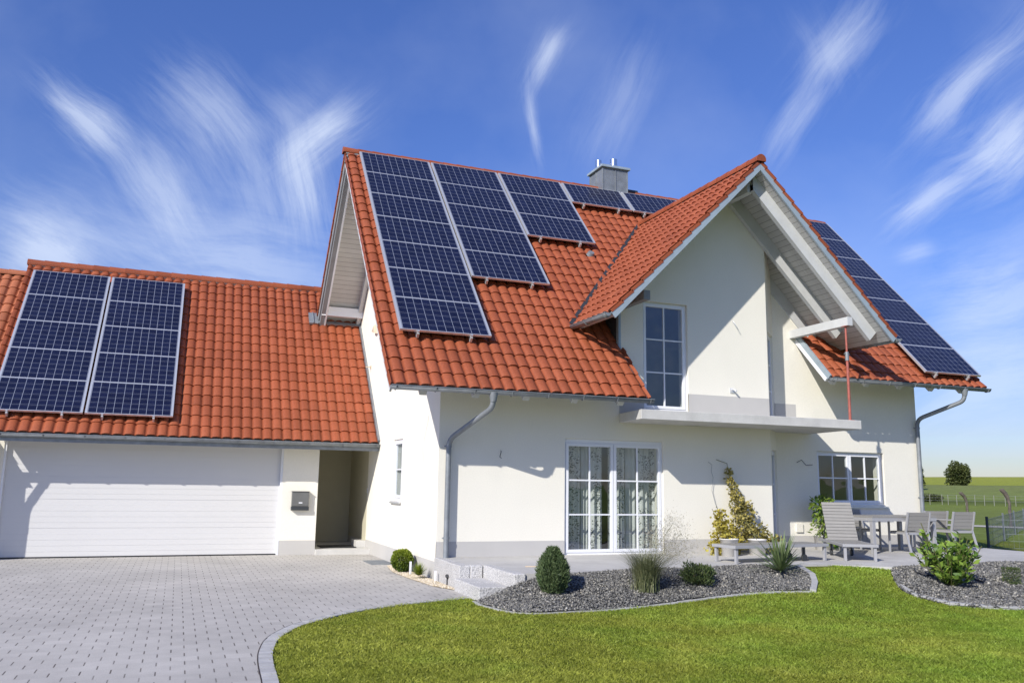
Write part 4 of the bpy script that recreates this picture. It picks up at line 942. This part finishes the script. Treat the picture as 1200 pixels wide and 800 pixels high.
# ornamental grass with airy seed heads
s = shrub_base('ornamental_grass', 'arching ornamental grass clump with airy pale seed heads in front of the patio door', 'ornamental grass', 2.1, -3.55)
V = []; F = []; T_ = []
for i in range(1300):
    a = rng.uniform(0, 6.283); L = rng.uniform(.35, .85); out = rng.uniform(.15, .95) * L * (1.15 if math.cos(a) > 0 else .8); w_ = .0035; bx, by = rng.normal(0, .06, 2); pv = None; tv_ = rng.uniform(0, 1)
    for k in range(6):
        t_ = k / 5; x_ = bx + math.cos(a) * out * t_ ** 1.6; y_ = by + math.sin(a) * out * t_ ** 1.6; z_ = L * (t_ - .28 * t_ ** 3); ww = w_ * (1 - t_ * .8)
        cur = [(x_ - math.sin(a) * ww, y_ + math.cos(a) * ww, z_), (x_ + math.sin(a) * ww, y_ - math.cos(a) * ww, z_)]
        if pv: nb = len(V); V += [pv[0], pv[1], cur[1], cur[0]]; F.append((nb, nb + 1, nb + 2, nb + 3)); T_.append(tv_)
        pv = cur
np_mesh('blades', np.array(V), np.array(F), M['leaf_grass'], s, tv=np.array(T_))
n = 5200; c_ = rng.integers(0, 26, n); ca2 = rng.uniform(-.5, 1.5, 26); cx = .12 + .55 * np.cos(ca2) * rng.uniform(.25, 1.1, 26); cyy = rng.uniform(-.3, .35, 26); cz = .50 + rng.uniform(0, .50, 26)
P = np.stack([cx[c_], cyy[c_], cz[c_]], 1) + rng.normal(0, 1, (n, 3)) * np.array([.12, .10, .085])
foliage('seed_heads', P, rng.normal(0, 1, (n, 3)), .019, M['leaf_seed'], s, aspect=.4)
stems(s, [[(0, 0, .05), (cx[i] * .5, cyy[i] * .5, cz[i] * .7), (cx[i], cyy[i], cz[i])] for i in range(26)], .0016)
# low dark shrub
s = shrub_base('low_shrub', 'small dark olive shrub between the ornamental grass and the yucca', 'shrub', 3.0, -3.50)
P, d = blobpts(2600, (0, 0, .14), (.27, .24, .17), .3, .2, 2); P = P[P[:, 2] > 0]; foliage('foliage', P, np.abs(P - [0, 0, -.05]) * np.sign(P - [0, 0, -.05]) * 3 + [0, 0, .4], .045, M['leaf_dark'], s, aspect=.35, jitter=.5)
stems(s, [[(0, 0, -.02), (.08 * math.cos(k), .08 * math.sin(k), .2)] for k in range(5)], .008, 'bark')
# yucca
def spiky(s, n, L, w0, mat):
    V = []; F = []; T_ = []
    for i in range(n):
        a = rng.uniform(0, 6.283); el = rng.uniform(.15, 1.4); l = L * rng.uniform(.75, 1.1); pv = None; tv_ = rng.uniform(0, 1)
        for k in range(5):
            t_ = k / 4; rr = l * t_ * math.cos(el); zz = l * t_ * math.sin(el) - .10 * l * t_ ** 2 * math.cos(el); ww = w0 * (1 - t_) ** .7 * (.6 + t_ * .8) if k < 4 else .0005
            c = (math.cos(a) * rr, math.sin(a) * rr, .04 + zz); cur = [(c[0] - math.sin(a) * ww, c[1] + math.cos(a) * ww, c[2] + ww * .3), (c[0] + math.sin(a) * ww, c[1] - math.cos(a) * ww, c[2] + ww * .3)]
            if pv: nb = len(V); V += [pv[0], pv[1], cur[1], cur[0]]; F.append((nb, nb + 1, nb + 2, nb + 3)); T_.append(tv_)
            pv = cur
    return np_mesh('leaf', np.array(V), np.array(F), mat, s, tv=np.array(T_))
s = shrub_base('yucca', 'spiky green yucca rosette at the right end of the left gravel bed', 'yucca', 4.72, -3.22); spiky(s, 120, .64, .021, M['leaf_yucca'])
o = s.children[0]; o.name = 'rosette'
# laurel
s = shrub_base('laurel_shrub', 'bushy broad-leaved laurel shrub in the right gravel bed before the chairs', 'shrub', 7.05, -4.35)
P = []; D = []; ln = []
for i in range(44):
    a = rng.uniform(0, 6.283); o_ = rng.uniform(.1, .52); H = rng.uniform(.18, .80) * (1.1 - o_ * .5) + (.25 if math.cos(a) < -.3 and i % 2 else 0); b0 = Vector((0, 0, 0)); tipx = (math.cos(a) * o_, math.sin(a) * o_ * .9, H)
    mid = (tipx[0] * .6, tipx[1] * .6, H * .5); ln.append([(0, 0, -.02), mid, tipx])
    for k in range(26):
        t_ = rng.uniform(.15, 1); q = np.array(mid) * (t_ / .55) if t_ < .55 else np.array(mid) + (np.array(tipx) - np.array(mid)) * (t_ - .55) / .45
        P.append(q + rng.normal(0, .012, 3)); an = rng.uniform(0, 6.283); D.append((math.cos(an), math.sin(an), .7))
foliage('foliage', np.array(P), np.array(D), .125, M['leaf_laurel'], s, aspect=.42, jitter=.3, curl=.2); stems(s, ln, .007)
# clipped cube box
s = shrub_base('box_shrub', 'small dark green clipped block-shaped shrub near the right edge', 'shrub', 8.35, -4.35)
n = 2200; P = rng.uniform(-1, 1, (n, 3)); ax = rng.integers(0, 3, n); P[np.arange(n), ax] = np.sign(P[np.arange(n), ax]) * rng.uniform(.8, 1, n); P = P * [.095, .095, .12] + [0, 0, .13]
foliage('foliage', P, (P - [0, 0, .13]) * 6, .020, M['leaf_dark'], s, aspect=.6); stems(s, [[(0, 0, -.02), (0, 0, .1)]], .012, 'bark', 'trunk')
# ball box by side wall & yellow tuft
s = thing('box_ball', 'round yellow-green box ball beside the sunlit side wall', 'shrub', (-.27, 1.25, .03))
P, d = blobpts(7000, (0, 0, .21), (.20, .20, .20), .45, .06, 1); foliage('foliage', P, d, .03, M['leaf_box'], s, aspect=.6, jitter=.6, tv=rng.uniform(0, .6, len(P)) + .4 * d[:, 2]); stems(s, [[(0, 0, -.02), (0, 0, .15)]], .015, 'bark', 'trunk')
s = thing('grass_tuft', 'small yellow-green tuft growing in the cream pebbles', 'plant', (-.24, .20, .03)); spiky(s, 240, .24, .007, M['leaf_box']); s.children[0].name = 'tuft'
def stake(x, y, z, h, label): 
    b = MB(); b.box(-.02, .02, -.004, .004, 0, h); b.box(-.006, .006, -.008, -.004, -.06, h * .5); o = b.build('plant_label', M['white']); o.location = (x, y, z); tag(o, label, 'plant label')
stake(-.22, .85, .03, .22, 'white plant label stake beside the round box ball'); stake(-.10, -.35, .03, .17, 'white plant label stake beside the yellow tuft')
b = MB(); b.tube([(0, 0, 0), (0, 0, .12)], .012, 8); b.tube([(0, 0, .12), (-.02, -.05, .15)], [.02, .03], 10); o = b.build('garden_spotlight', M['black']); o.location = (-.06, -.9, .03); tag(o, 'small black spotlight stuck in the pebbles near the granite block', 'spotlight')
for x_, y_, l_ in ((7.75, -3.55, 'left'), (7.83, -3.6, 'right')):
    b = MB(); b.tube([(0, 0, 0), (0, 0, .24)], .013, 10); b.tube([(0, 0, .2), (0, 0, .26)], .022, 10); o = b.build('solar_light', M['white']); o.location = (x_, y_, .38); tag(o, '%s one of two slim white garden light stakes at the terrace edge' % l_, 'garden light', 'white garden light stakes')
o = wire('garden_hose', [(p.x, p.y, float(bed_z(p.x, p.y)) + .03) for p in catmull([(7.2, -3.5), (7.0, -3.75), (7.15, -3.9), (7.5, -3.75), (7.75, -3.95), (7.8, -4.3)], 6)], 'dark hose lying on the gravel left of the laurel', .012, 'hose', 'black')
# pots & vines
def pot(x, y, r, h, label, mat='pot'):
    p = thing('plant_pot', label, 'pot', (x, y, TZ)); b = MB(); b.lathe([(0, 0), (r * .82, 0), (r, h * .96), (r * 1.06, h * .96), (r * 1.06, h), (r * .93, h), (r * .9, h - .04), (0, h - .04)]); b.build('shell', M[mat], p)
    b = MB(); b.lathe([(0, h - .035), (r * .9, h - .035)]); b.build('soil', M['soil'], p); return p
pot(5.52, -.75, .17, .32, 'white round pot under the short yellow vine'); pot(6.2, -.70, .17, .30, 'white round pot under the tall climbing vine')
pot(8.62, .28, .18, .30, 'white pot in the corner left of the wide window')
def vine(name, label, mat, spec, base, wires):
    s = thing(name, label, 'climbing plant', base); P = []; D = []
    for (cx_, cy_, cz_, rx, ry_, rz2, n_) in spec:
        q, d = blobpts(n_, (cx_, cy_, cz_), (rx, ry_, rz2), .25, .25, cx_ * 3 + cz_); P.append(q); D.append(d)
    P = np.concatenate(P); D = np.concatenate(D) * .6 + [0, -.6, -.2]; k = P[:, 2] > .02; k &= (P[:, 1] + base[1]) < -.03
    foliage('foliage', P[k], D[k], .065, M[mat], s, aspect=.7, jitter=.7); stems(s, wires, .006); return s
vine('climbing_vine', 'short yellow vine mound spilling round the left white pot', 'leaf_vine', [(-.02, .20, .32, .20, .14, .30, 520), (.0, .28, .66, .14, .10, .22, 260), (-.18, .18, .14, .16, .14, .14, 200), (.28, .20, .22, .20, .13, .20, 330), (.12, .18, .5, .12, .1, .14, 120)], (5.52, -.75, TZ), [[(0, 0, .3), (.0, .3, .6), (.05, .6, .85)]])
vine('climbing_vine', 'tall yellow-green vine climbing the wall above the right white pot', 'leaf_vine2', [(.0, .42, .50, .26, .14, .32, 640), (.30, .36, .30, .28, .15, .28, 500), (-.06, .50, .95, .17, .10, .26, 380), (-.12, .58, 1.25, .09, .05, .2, 130), (-.17, .60, 1.5, .065, .04, .17, 90), (.62, .30, .2, .22, .14, .18, 260), (.12, .45, .8, .17, .09, .22, 200)], (6.2, -.70, TZ), [[(0, 0, .28), (-.05, .5, .9), (-.15, .64, 1.5), (-.17, .67, 1.75), (-.42, .68, 1.82)]])
s = thing('potted_plant', 'leafy green plant in the corner pot left of the wide window', 'plant', (8.62, .28, TZ + .27)); P = []; D = []
for c_ in ((-.02, -.05, .15, .20, .26), (.04, -.02, .5, .18, .2), (-.10, -.05, .68, .13, .12), (.14, -.08, .3, .14, .2), (.16, 0, .72, .10, .12), (.10, -.18, .0, .17, .2)):
    q, d = blobpts(110, c_[:3], (c_[3], c_[3], c_[4]), .2, .2, c_[0]); P.append(q); D.append(d)
foliage('foliage', np.concatenate(P), np.concatenate(D) + [0, 0, .1], .11, M['leaf_pot'], s, aspect=.5, jitter=.5, droop=.4); stems(s, [[(0, 0, -.05), (0, 0, .6)], [(0, 0, 0), (.12, -.02, .7)], [(0, 0, 0), (-.1, -.04, .65)]], .007)
# ------------------------------------------------------------------ furniture
def legbox(root, x, y, w, h, z0=0, name='leg', mat='fframe'): b = MB(); b.box(x - w / 2, x + w / 2, y - w / 2, y + w / 2, z0, h); return b.build(name, M[mat], root, bevel=.004)
def lounger(label, loc, rz, back=0):
    r = thing('sun_lounger', label, 'sun lounger', loc, rz, 'grey slatted sun loungers'); L, W, H = (1.85, .62, .30) if back else (2.2, .60, .30)
    for x, y in ((.06, .05), (.06, W - .05), (L - (.3 if back else .07), .05), (L - (.3 if back else .07), W - .05)): legbox(r, x, y, .05, H - .0505)
    b = MB(); b.box(0, L, 0, .045, H - .05, H); b.box(0, L, W - .045, W, H - .05, H); b.box(0, .045, .045, W - .045, H - .05, H); b.box(L - .045, L, .045, W - .045, H - .05, H); b.build('frame', M['fframe'], r, bevel=.004)
    xb = 1.18; b = MB(); x = .05
    while x < (xb if back else L - .06): b.box(x, x + .062, .046, W - .046, H - .018, H + .004); x += .070
    b.build('seat', M['slat'], r)
    if back:
        Mx = Matrix.Translation((xb, 0, H)) @ Matrix.Rotation(-back, 4, 'Y'); b = MB(Mx); x = 0
        while x < .78: b.box(x, x + .062, .03, W - .03, -.01, .012); x += .070
        b.build('backrest', M['slat'], r); b = MB(Mx); b.box(0, .80, .05, .085, -.04, -.0105); b.box(0, .80, W - .085, W - .05, -.04, -.0105); b.build('back_frame', M['fframe'], r)
        
        for y in (.08, W - .08): b = MB(); b.beam((xb + .35, y, H + .35 * math.tan(back) * .55), (xb + .62, y, H - .03), .02, .02); b.build('back_support', M['darkmetal'], r)
    for y in (.12, W - .12): b = MB(); b.tube([(L - .5, y - .02, .06), (L - .5, y + .02, .06)], .06, 14); b.box(L - .52, L - .48, y - .012, y + .012, .06, H - .05); b.build('wheel', M['darkmetal'], r)
    return r
lounger('flat grey slatted sun lounger standing behind the yucca and before the vines', (4.60, -2.22, TZ), R(6), 0)
lounger('grey slatted sun lounger with raised backrest beside the dining table', (7.54, -2.40, TZ), R(62), R(58))
tb = thing('dining_table', 'large grey outdoor dining table under the wide window', 'table', (8.85, -.92, TZ)); TLn, TWd, TH = 1.72, 1.0, .74
for x, y in ((.05, .05), (TLn - .05, .05), (.05, TWd - .05), (TLn - .05, TWd - .05)): legbox(tb, x, y, .08, TH - .075)
b = MB(); b.box(0, TLn, 0, TWd, TH - .028, TH); b.build('tabletop', M['slat'], tb, bevel=.004)
b = MB(); b.box(.0, TLn, 0, .03, TH - .095, TH - .029); b.box(.0, TLn, TWd - .03, TWd, TH - .095, TH - .029); b.box(0, .03, .031, TWd - .031, TH - .095, TH - .029); b.box(TLn - .03, TLn, .031, TWd - .031, TH - .095, TH - .029); b.build('apron', M['fframe'], tb)
def make_chair():      # faces +y, origin centre
    r = thing('garden_chair', 'x', 'chair'); W, D = .54, .52
    for sx in (-1, 1):
        b = MB(); b.beam((sx * W / 2, D / 2, 0), (sx * W / 2, D / 2, .64), .035, .035, up=(0, 1, 0)); b.build('leg', M['fframe'], r, bevel=.003)
        b = MB(); b.beam((sx * W / 2, -D / 2 - .10, 0), (sx * W / 2, -D / 2 + .04, .43), .035, .04, up=(0, 1, 0)); b.beam((sx * W / 2, -D / 2 + .04, .42), (sx * W / 2, -D / 2 - .06, .83), .035, .04, up=(0, 1, 0)); b.build('leg', M['fframe'], r, bevel=.003)
        b = MB(); b.box(sx * W / 2 - .03, sx * W / 2 + .03, -D / 2 - .0, D / 2 + .03, .64, .665); b.build('armrest', M['fframe'], r, bevel=.004)
    b = MB(); b.box(-W / 2 + .02, W / 2 - .02, -D / 2, -D / 2 + .03, .38, .42); b.box(-W / 2 + .02, W / 2 - .02, D / 2 - .03, D / 2, .38, .42); b.box(-W / 2 + .018, -W / 2 + .05, -D / 2, D / 2, .38, .4195); b.box(W / 2 - .05, W / 2 - .018, -D / 2, D / 2, .38, .4195); b.build('seat_frame', M['fframe'], r)
    b = MB()
    for i in range(6): b.box(-W / 2 + .03, W / 2 - .03, -D / 2 + .03 + i * .082, -D / 2 + .104 + i * .082, .4205, .436)
    b.build('seat', M['slat'], r)
    Mx = Matrix.Translation((0, -D / 2 + .03, .46)) @ Matrix.Rotation(R(13), 4, 'X'); b = MB(Mx)
    for i in range(5): b.box(-W / 2 + .02, W / 2 - .02, -.008, .01, .00 + i * .076, .070 + i * .076)
    b.build('backrest', M['slat'], r); return r
chair = make_chair(); fc = True
def place_chair(x, y, rz, label):
    global fc
    if fc: o = chair; fc = False
    else:
        o = chair.copy(); COL.objects.link(o)
        for chd in list(chair.children): c_ = chd.copy(); COL.objects.link(c_); c_.parent = o
    o.location = (x, y, TZ); o.rotation_euler = (0, 0, rz); tag(o, label, 'chair', 'grey garden chairs round the table')
place_chair(9.92, -.80, R(-5), 'grey slatted garden chair seen from behind, nearest to the raised sun lounger')
place_chair(11.65, -.38, R(-6), 'grey slatted garden chair farthest right, backed against the lawn')
place_chair(11.45, .12, R(-14), 'grey slatted garden chair at the far end of the table, half hidden behind two others')
place_chair(9.75, .35, R(180), 'grey slatted garden chair on the far side of the table, under the window')
# ------------------------------------------------------------------ fence, path, background
fence = thing('wire_fence', 'low dark wire mesh garden fence beyond the terrace', 'fence')
FP = [(10.8, -4 + 3.0), (17.96, 4.06), (26.59, 10.04), (35.2, 16.0)]
FP = [(17.96 - 8.6 * 1, 4.06 - 5.98), (17.96, 4.06), (26.59, 10.04), (35.2, 16.0)]
far = [(17.96, 4.06), (22.3, 7.05), (26.59, 10.04), (30.9, 13.0), (35.2, 16.0)]
for i, (x, y) in enumerate(far):
    b = MB(); hw_ = .035 if i == 0 else .022; b.box(x - hw_, x + hw_, y - .02, y + .02, -.05, .93); o = b.build('post', M['anth' if i == 0 else 'zinc'], fence)
def mesh_panel(a, c_, h=.86):
    b = MB(); a = Vector((*a, 0)); c_ = Vector((*c_, 0)); L = (c_ - a).length; d = (c_ - a) / L; z = .05
    while z < h: b.beam(a + Vector((0, 0, z)), c_ + Vector((0, 0, z)), .005, .006); z += .2
    s_ = 0
    while s_ < L: p_ = a + d * s_; b.beam(p_ + Vector((0, 0, .04)), p_ + Vector((0, 0, h)), .0035, .0035, up=(0, 1, 0)); s_ += .13
    b.build('mesh_panel', M['zinc'], fence)
for i in range(4): mesh_panel(far[i], far[i + 1])
near = [(17.96, 4.06), (19.9, 2.0), (21.9, -.1)]
for p_ in near[1:]: b = MB(); b.box(p_[0] - .035, p_[0] + .035, p_[1] - .03, p_[1] + .03, -.05, .93); b.build('post', M['anth'], fence)
for i in range(2): mesh_panel(near[i], near[i + 1])
pt = MB(); 
c0 = [(20, 30), (30.7, 15.3), (33.8, 11.2), (45, -3)]
pa = catmull([(12, 42), (24, 24.8), (30.7, 15.6), (36.5, 8.0), (50, -10)], 6)
for i in range(len(pa) - 1):
    a, c_ = pa[i], pa[i + 1]; n_ = Vector((.76, .65, 0)) * 2.2
    pt.add([a + Vector((0, 0, .012)), c_ + Vector((0, 0, .012)), c_ + n_ + Vector((0, 0, .012)), a + n_ + Vector((0, 0, .012))], [(0, 1, 2, 3)])
M['path'] = basic('path_gravel', (.46, .43, .36), .9, var=.2, scale=2, bscale=20)
o = pt.build('path', M['path']); o['kind'] = 'structure'
bmx = bmesh.new(); bmx.from_mesh(o.data)
for f in bmx.faces:
    f.normal_update()
    if f.normal.z < 0: f.normal_flip()
bmx.to_mesh(o.data); bmx.free()
def ray_at(px, t_):     # world xy at distance t along the azimuth of a pixel column (placement aid)
    a = .3689 + math.atan((px - 600) / 992); return -4.26 + t_ * math.sin(a), -14.52 + t_ * math.cos(a)
def crooked(px, t_, h, label, lean):
    x, y = ray_at(px, t_); o = thing('crooked_post', label, 'post', (x, y, float(field_z(x, y)))); b = MB()
    b.tube([(0, 0, -.1), (.06, 0, h * .2), (.01, 0, h * .42), (.07, .02, h * .6), (-.06, .02, h * .8), (-.16, .03, h * .9), (-.48, .03, h)], [.085, .06, .075, .06, .09, .10, .05], 8); b.build('trunk', M['wood_old'], o)
    b = MB(); b.tube([(-.25, .03, h * .94), (-.36, .0, h * 1.02)], [.10, .05], 7); b.build('stub', M['wood_old'], o)
crooked(1127, 58, 1.55, 'leaning weathered tree stump post in the meadow, left one', 0); crooked(1176, 48, 1.75, 'leaning weathered tree stump post in the meadow, right one nearer the frame edge', 0)
M['postgrey'] = basic('post_grey', (.26, .26, .22), .8)
pf = thing('pasture_fence', 'distant pasture fence of thin pale posts and wires', 'fence')
pp = [ray_at(px, 108) for px in (1076, 1085, 1099, 1106, 1116, 1126, 1137, 1148, 1159, 1172, 1184, 1197, 1210)]
for x, y in pp:
    z = float(field_z(x, y)); b = MB(); b.tube([(x, y, z - .1), (x, y, z + 1.15)], .032, 6); b.build('post', M['postgrey'], pf)
for zz in (.5, .8, 1.1):
    b = MB(); b.tube([(x, y, float(field_z(x, y)) + zz) for x, y in pp], .008, 4); b.build('wire', M['zinc'], pf)
def far_tree(name, label, px, t_, w, h, n, mat='leaf_tree', hb=.12, leaf=.35):
    x, y = ray_at(px, t_); s = thing(name, label, 'tree' if h > 2.5 else 'bush', (x, y, float(field_z(x, y)) - .08 * h)); P = []; D = []
    for i in range(14):
        a = rng.uniform(0, 6.283); rr = rng.uniform(0, .55) * w / 2; zz = rng.uniform(hb + .10, .80) * h
        q, d = blobpts(n // 14, (rr * math.cos(a), rr * math.sin(a), zz), (w * .26, w * .26, h * .19), .5, .2, i); P.append(q); D.append(d)
    q, d = blobpts(n // 3, (0, 0, h * .50), (w * .46, w * .46, h * .48), .6, .1, 3); P.append(q); D.append(d)
    P = np.concatenate(P); D = np.concatenate(D); k = P[:, 2] > .05 * h; foliage('crown', P[k], D[k], leaf, M[mat], s, aspect=.7, tv=rng.uniform(0, .7, k.sum()) + .3 * (D[k][:, 2] > 0))
    b = MB(); b.tube([(0, 0, -.2), (.02, 0, h * .3), (0, .02, h * .7)], [w * .06, w * .05, w * .02], 8); b.build('trunk', M['bark'], s); return s
far_tree('tree', 'lone rounded dark green tree on the horizon of the field', 1119, 180, 4.3, 4.7, 5200, hb=.06)
far_tree('bush', 'low dark bush in the meadow right beside the house corner', 1085, 118, 2.9, .95, 1500, hb=.0, leaf=.22)
far_tree('tree', 'small tree half hidden behind the right house corner', 1074, 150, 1.5, 4.4, 900)

# ------------------------------------------------------------------ camera
CPOS = Vector((-4.2603, -14.5232, 1.6694)); yaw, pit, rol, fpx = .36890, .16613, .015664, 991.8
F_ = Vector((math.sin(yaw) * math.cos(pit), math.cos(yaw) * math.cos(pit), math.sin(pit))); R_ = Vector((math.cos(yaw), -math.sin(yaw), 0)); U_ = R_.cross(F_)
R2 = R_ * math.cos(rol) + U_ * math.sin(rol); U2 = -R_ * math.sin(rol) + U_ * math.cos(rol)
cam = bpy.data.cameras.new('camera'); cam.sensor_width = 36; cam.lens = fpx / 1200 * 36; cam.clip_end = 6000; cam.clip_start = .05
co = bpy.data.objects.new('camera', cam); COL.objects.link(co)
co.matrix_world = Matrix(((R2.x, U2.x, -F_.x, CPOS.x), (R2.y, U2.y, -F_.y, CPOS.y), (R2.z, U2.z, -F_.z, CPOS.z), (0, 0, 0, 1)))
sc.camera = co
# ------------------------------------------------------------------ light and sky
Lt = Vector((1.40, 1.0, -1.07)).normalized()
sun = bpy.data.lights.new('sun', 'SUN'); sun.energy = 4.2; sun.angle = R(.53); sun.color = (1, .955, .88)
so = bpy.data.objects.new('sun', sun); COL.objects.link(so); so.rotation_mode = 'QUATERNION'; so.rotation_quaternion = Lt.to_track_quat('-Z', 'Y')
wd = bpy.data.worlds.new('World'); sc.world = wd; wd.use_nodes = True; wd.cycles.sampling_method = 'MANUAL'; wd.cycles.sample_map_resolution = 256; nt = wd.node_tree; nt.nodes.clear()
out = N(nt, 'ShaderNodeOutputWorld'); bg = N(nt, 'ShaderNodeBackground'); bg.inputs[1].default_value = .12; nt.links.new(bg.outputs[0], out.inputs[0])
sky = N(nt, 'ShaderNodeTexSky'); sky.sky_type = 'NISHITA'; sky.sun_disc = False; sky.sun_elevation = math.asin(-Lt.z); sky.sun_rotation = math.atan2(-Lt.x, -Lt.y)
sky.altitude = 300; sky.air_density = 1.0; sky.dust_density = .2; sky.ozone_density = 3.0
tc = N(nt, 'ShaderNodeTexCoord'); vec = tc.outputs['Generated']
def dot(v, d):
    n = N(nt, 'ShaderNodeVectorMath'); n.operation = 'DOT_PRODUCT'; nt.links.new(v, n.inputs[0]); n.inputs[1].default_value = d; return n.outputs['Value']
# cirrus: positions on a tangent plane of the sky dome facing azimuth 21 degrees (world fixed)
zf = mth(nt, 'MAXIMUM', dot(vec, (math.sin(yaw), math.cos(yaw), 0)), .05)
A = mth(nt, 'DIVIDE', dot(vec, (math.cos(yaw), -math.sin(yaw), 0)), zf); B = mth(nt, 'DIVIDE', dot(vec, (0, 0, 1)), zf)
def ab(px, py):
    d = F_ + R2 * (px - 600) / fpx - U2 * (py - 400) / fpx; f = d.x * math.sin(yaw) + d.y * math.cos(yaw); return (d.x * math.cos(yaw) - d.y * math.sin(yaw)) / f, d.z / f
cv = N(nt, 'ShaderNodeCombineXYZ'); nt.links.new(A, cv.inputs[0]); nt.links.new(B, cv.inputs[1])
wn = N(nt, 'ShaderNodeTexNoise'); wn.inputs['Scale'].default_value = 3.2; wn.inputs['Detail'].default_value = 2; nt.links.new(cv.outputs[0], wn.inputs['Vector'])
ws = N(nt, 'ShaderNodeVectorMath'); ws.operation = 'SUBTRACT'; nt.links.new(wn.outputs['Color'], ws.inputs[0]); ws.inputs[1].default_value = (.5, .5, .5)
wm = N(nt, 'ShaderNodeVectorMath'); wm.operation = 'MULTIPLY_ADD'; nt.links.new(ws.outputs[0], wm.inputs[0]); wm.inputs[1].default_value = (.10, .10, 0); nt.links.new(cv.outputs[0], wm.inputs[2])
wsx = N(nt, 'ShaderNodeSeparateXYZ'); nt.links.new(wm.outputs[0], wsx.inputs[0]); A2, B2 = wsx.outputs[0], wsx.outputs[1]
WISPS = [  # (x0,y0,x1,y1 in photo px along the streak, half width px, strength, fibre stretch)
 (60, 105, 150, 190, 17, .62, 7), (140, 170, 240, 290, 24, .42, 6), (30, 230, 240, 330, 34, .22, 5), (190, 90, 290, 215, 34, .40, 6), (300, 110, 370, 180, 34, .22, 5), (415, 125, 320, 205, 20, .62, 6), (330, 160, 368, 290, 22, .55, 7), (270, 190, 320, 290, 24, .22, 6),
 (-10, 265, 120, 320, 34, .60, 4), (150, 280, 430, 350, 40, .34, 5), (660, 36, 628, 100, 11, .50, 6), (626, 84, 638, 190, 6, .40, 7), (750, 50, 700, 190, 20, .20, 7), (1025, -10, 930, 110, 22, .42, 7), (950, 90, 890, 190, 13, .36, 7), (940, 10, 965, 100, 26, .16, 5),
 (1215, 10, 1070, 165, 18, .50, 7), (1240, 130, 1120, 210, 27, .66, 6), (1135, 195, 1040, 272, 13, .55, 7), (1092, 290, 1040, 306, 7, .30, 6), (1240, 320, 1080, 370, 44, .42, 4), (1240, 420, 1070, 470, 44, .40, 4), (1240, 250, 1160, 300, 26, .15, 5)]
tot = None
for i, (x0, y0, x1, y1, hw, st, fs) in enumerate(WISPS):
    a0, b0 = ab(x0, y0); a1, b1 = ab(x1, y1); mx_, my_ = (a0 + a1) / 2, (b0 + b1) / 2; L = math.hypot(a1 - a0, b1 - b0) / 2; ux, uy = (a1 - a0) / 2 / L, (b1 - b0) / 2 / L; W = hw * 1.6 / 992
    da = mth(nt, 'SUBTRACT', A2, mx_); db = mth(nt, 'SUBTRACT', B2, my_)
    u = mth(nt, 'ADD', mth(nt, 'MULTIPLY', da, ux), mth(nt, 'MULTIPLY', db, uy)); v = mth(nt, 'SUBTRACT', mth(nt, 'MULTIPLY', db, ux), mth(nt, 'MULTIPLY', da, uy))
    e = mth(nt, 'ADD', mth(nt, 'POWER', mth(nt, 'ABSOLUTE', mth(nt, 'DIVIDE', u, L * 1.15)), 2.4), mth(nt, 'POWER', mth(nt, 'ABSOLUTE', mth(nt, 'DIVIDE', v, W * 1.15)), 2.0))
    mask = mth(nt, 'EXPONENT', mth(nt, 'MULTIPLY', e, -1.3))
    c3 = N(nt, 'ShaderNodeCombineXYZ'); nt.links.new(mth(nt, 'MULTIPLY', u, 7.0), c3.inputs[0]); nt.links.new(mth(nt, 'MULTIPLY', v, 8.5 * fs), c3.inputs[1]); c3.inputs[2].default_value = i * 3.7
    nz = N(nt, 'ShaderNodeTexNoise'); nz.inputs['Scale'].default_value = 1; nz.inputs['Detail'].default_value = 6; nz.inputs['Roughness'].default_value = .70; nz.inputs['Distortion'].default_value = 0; nt.links.new(c3.outputs[0], nz.inputs['Vector'])
    fib = mth(nt, 'MULTIPLY', mth(nt, 'SUBTRACT', nz.outputs['Fac'], .5), 2.5)
    w_ = mth(nt, 'MULTIPLY', mth(nt, 'MULTIPLY_ADD', mth(nt, 'ADD', mask, fib), .95, -.02, clamp=True), mth(nt, 'MULTIPLY', mth(nt, 'POWER', mask, .95), st * .88))
    tot = w_ if tot is None else mth(nt, 'SUBTRACT', mth(nt, 'ADD', tot, w_), mth(nt, 'MULTIPLY', tot, w_))
el = dot(vec, (0, 0, 1)); grad = ramp(nt, el, [(0, (.40, .39, .50)), (.08, (.52, .50, .62)), (.25, (.80, .76, .86)), (.5, (1.02, .92, .98)), (1, (1.0, .95, 1.0))])
veil = N(nt, 'ShaderNodeTexNoise'); veil.inputs['Scale'].default_value = 2.6; veil.inputs['Detail'].default_value = 6; nt.links.new(cv.outputs[0], veil.inputs['Vector'])
tot = mth(nt, 'ADD', tot, mth(nt, 'MULTIPLY_ADD', veil.outputs['Fac'], .5, -.22, clamp=True), clamp=True)
hs_ = N(nt, 'ShaderNodeHueSaturation'); hs_.inputs['Hue'].default_value = .516; hs_.inputs['Saturation'].default_value = 1.22; hs_.inputs['Value'].default_value = 1.12; nt.links.new(sky.outputs[0], hs_.inputs['Color'])
skc = mixc(nt, tot, mixc(nt, 1.0, hs_.outputs[0], grad, 'MULTIPLY'), (5.6, 6.2, 7.3))
nt.links.new(skc, bg.inputs[0])
sc.render.engine = 'CYCLES'
sc.view_settings.view_transform = 'Standard'; sc.view_settings.look = 'None'; sc.view_settings.exposure = .36; sc.view_settings.gamma = 1
sc.render.film_transparent = False
sc.cycles.max_bounces = 8; sc.cycles.transparent_max_bounces = 12
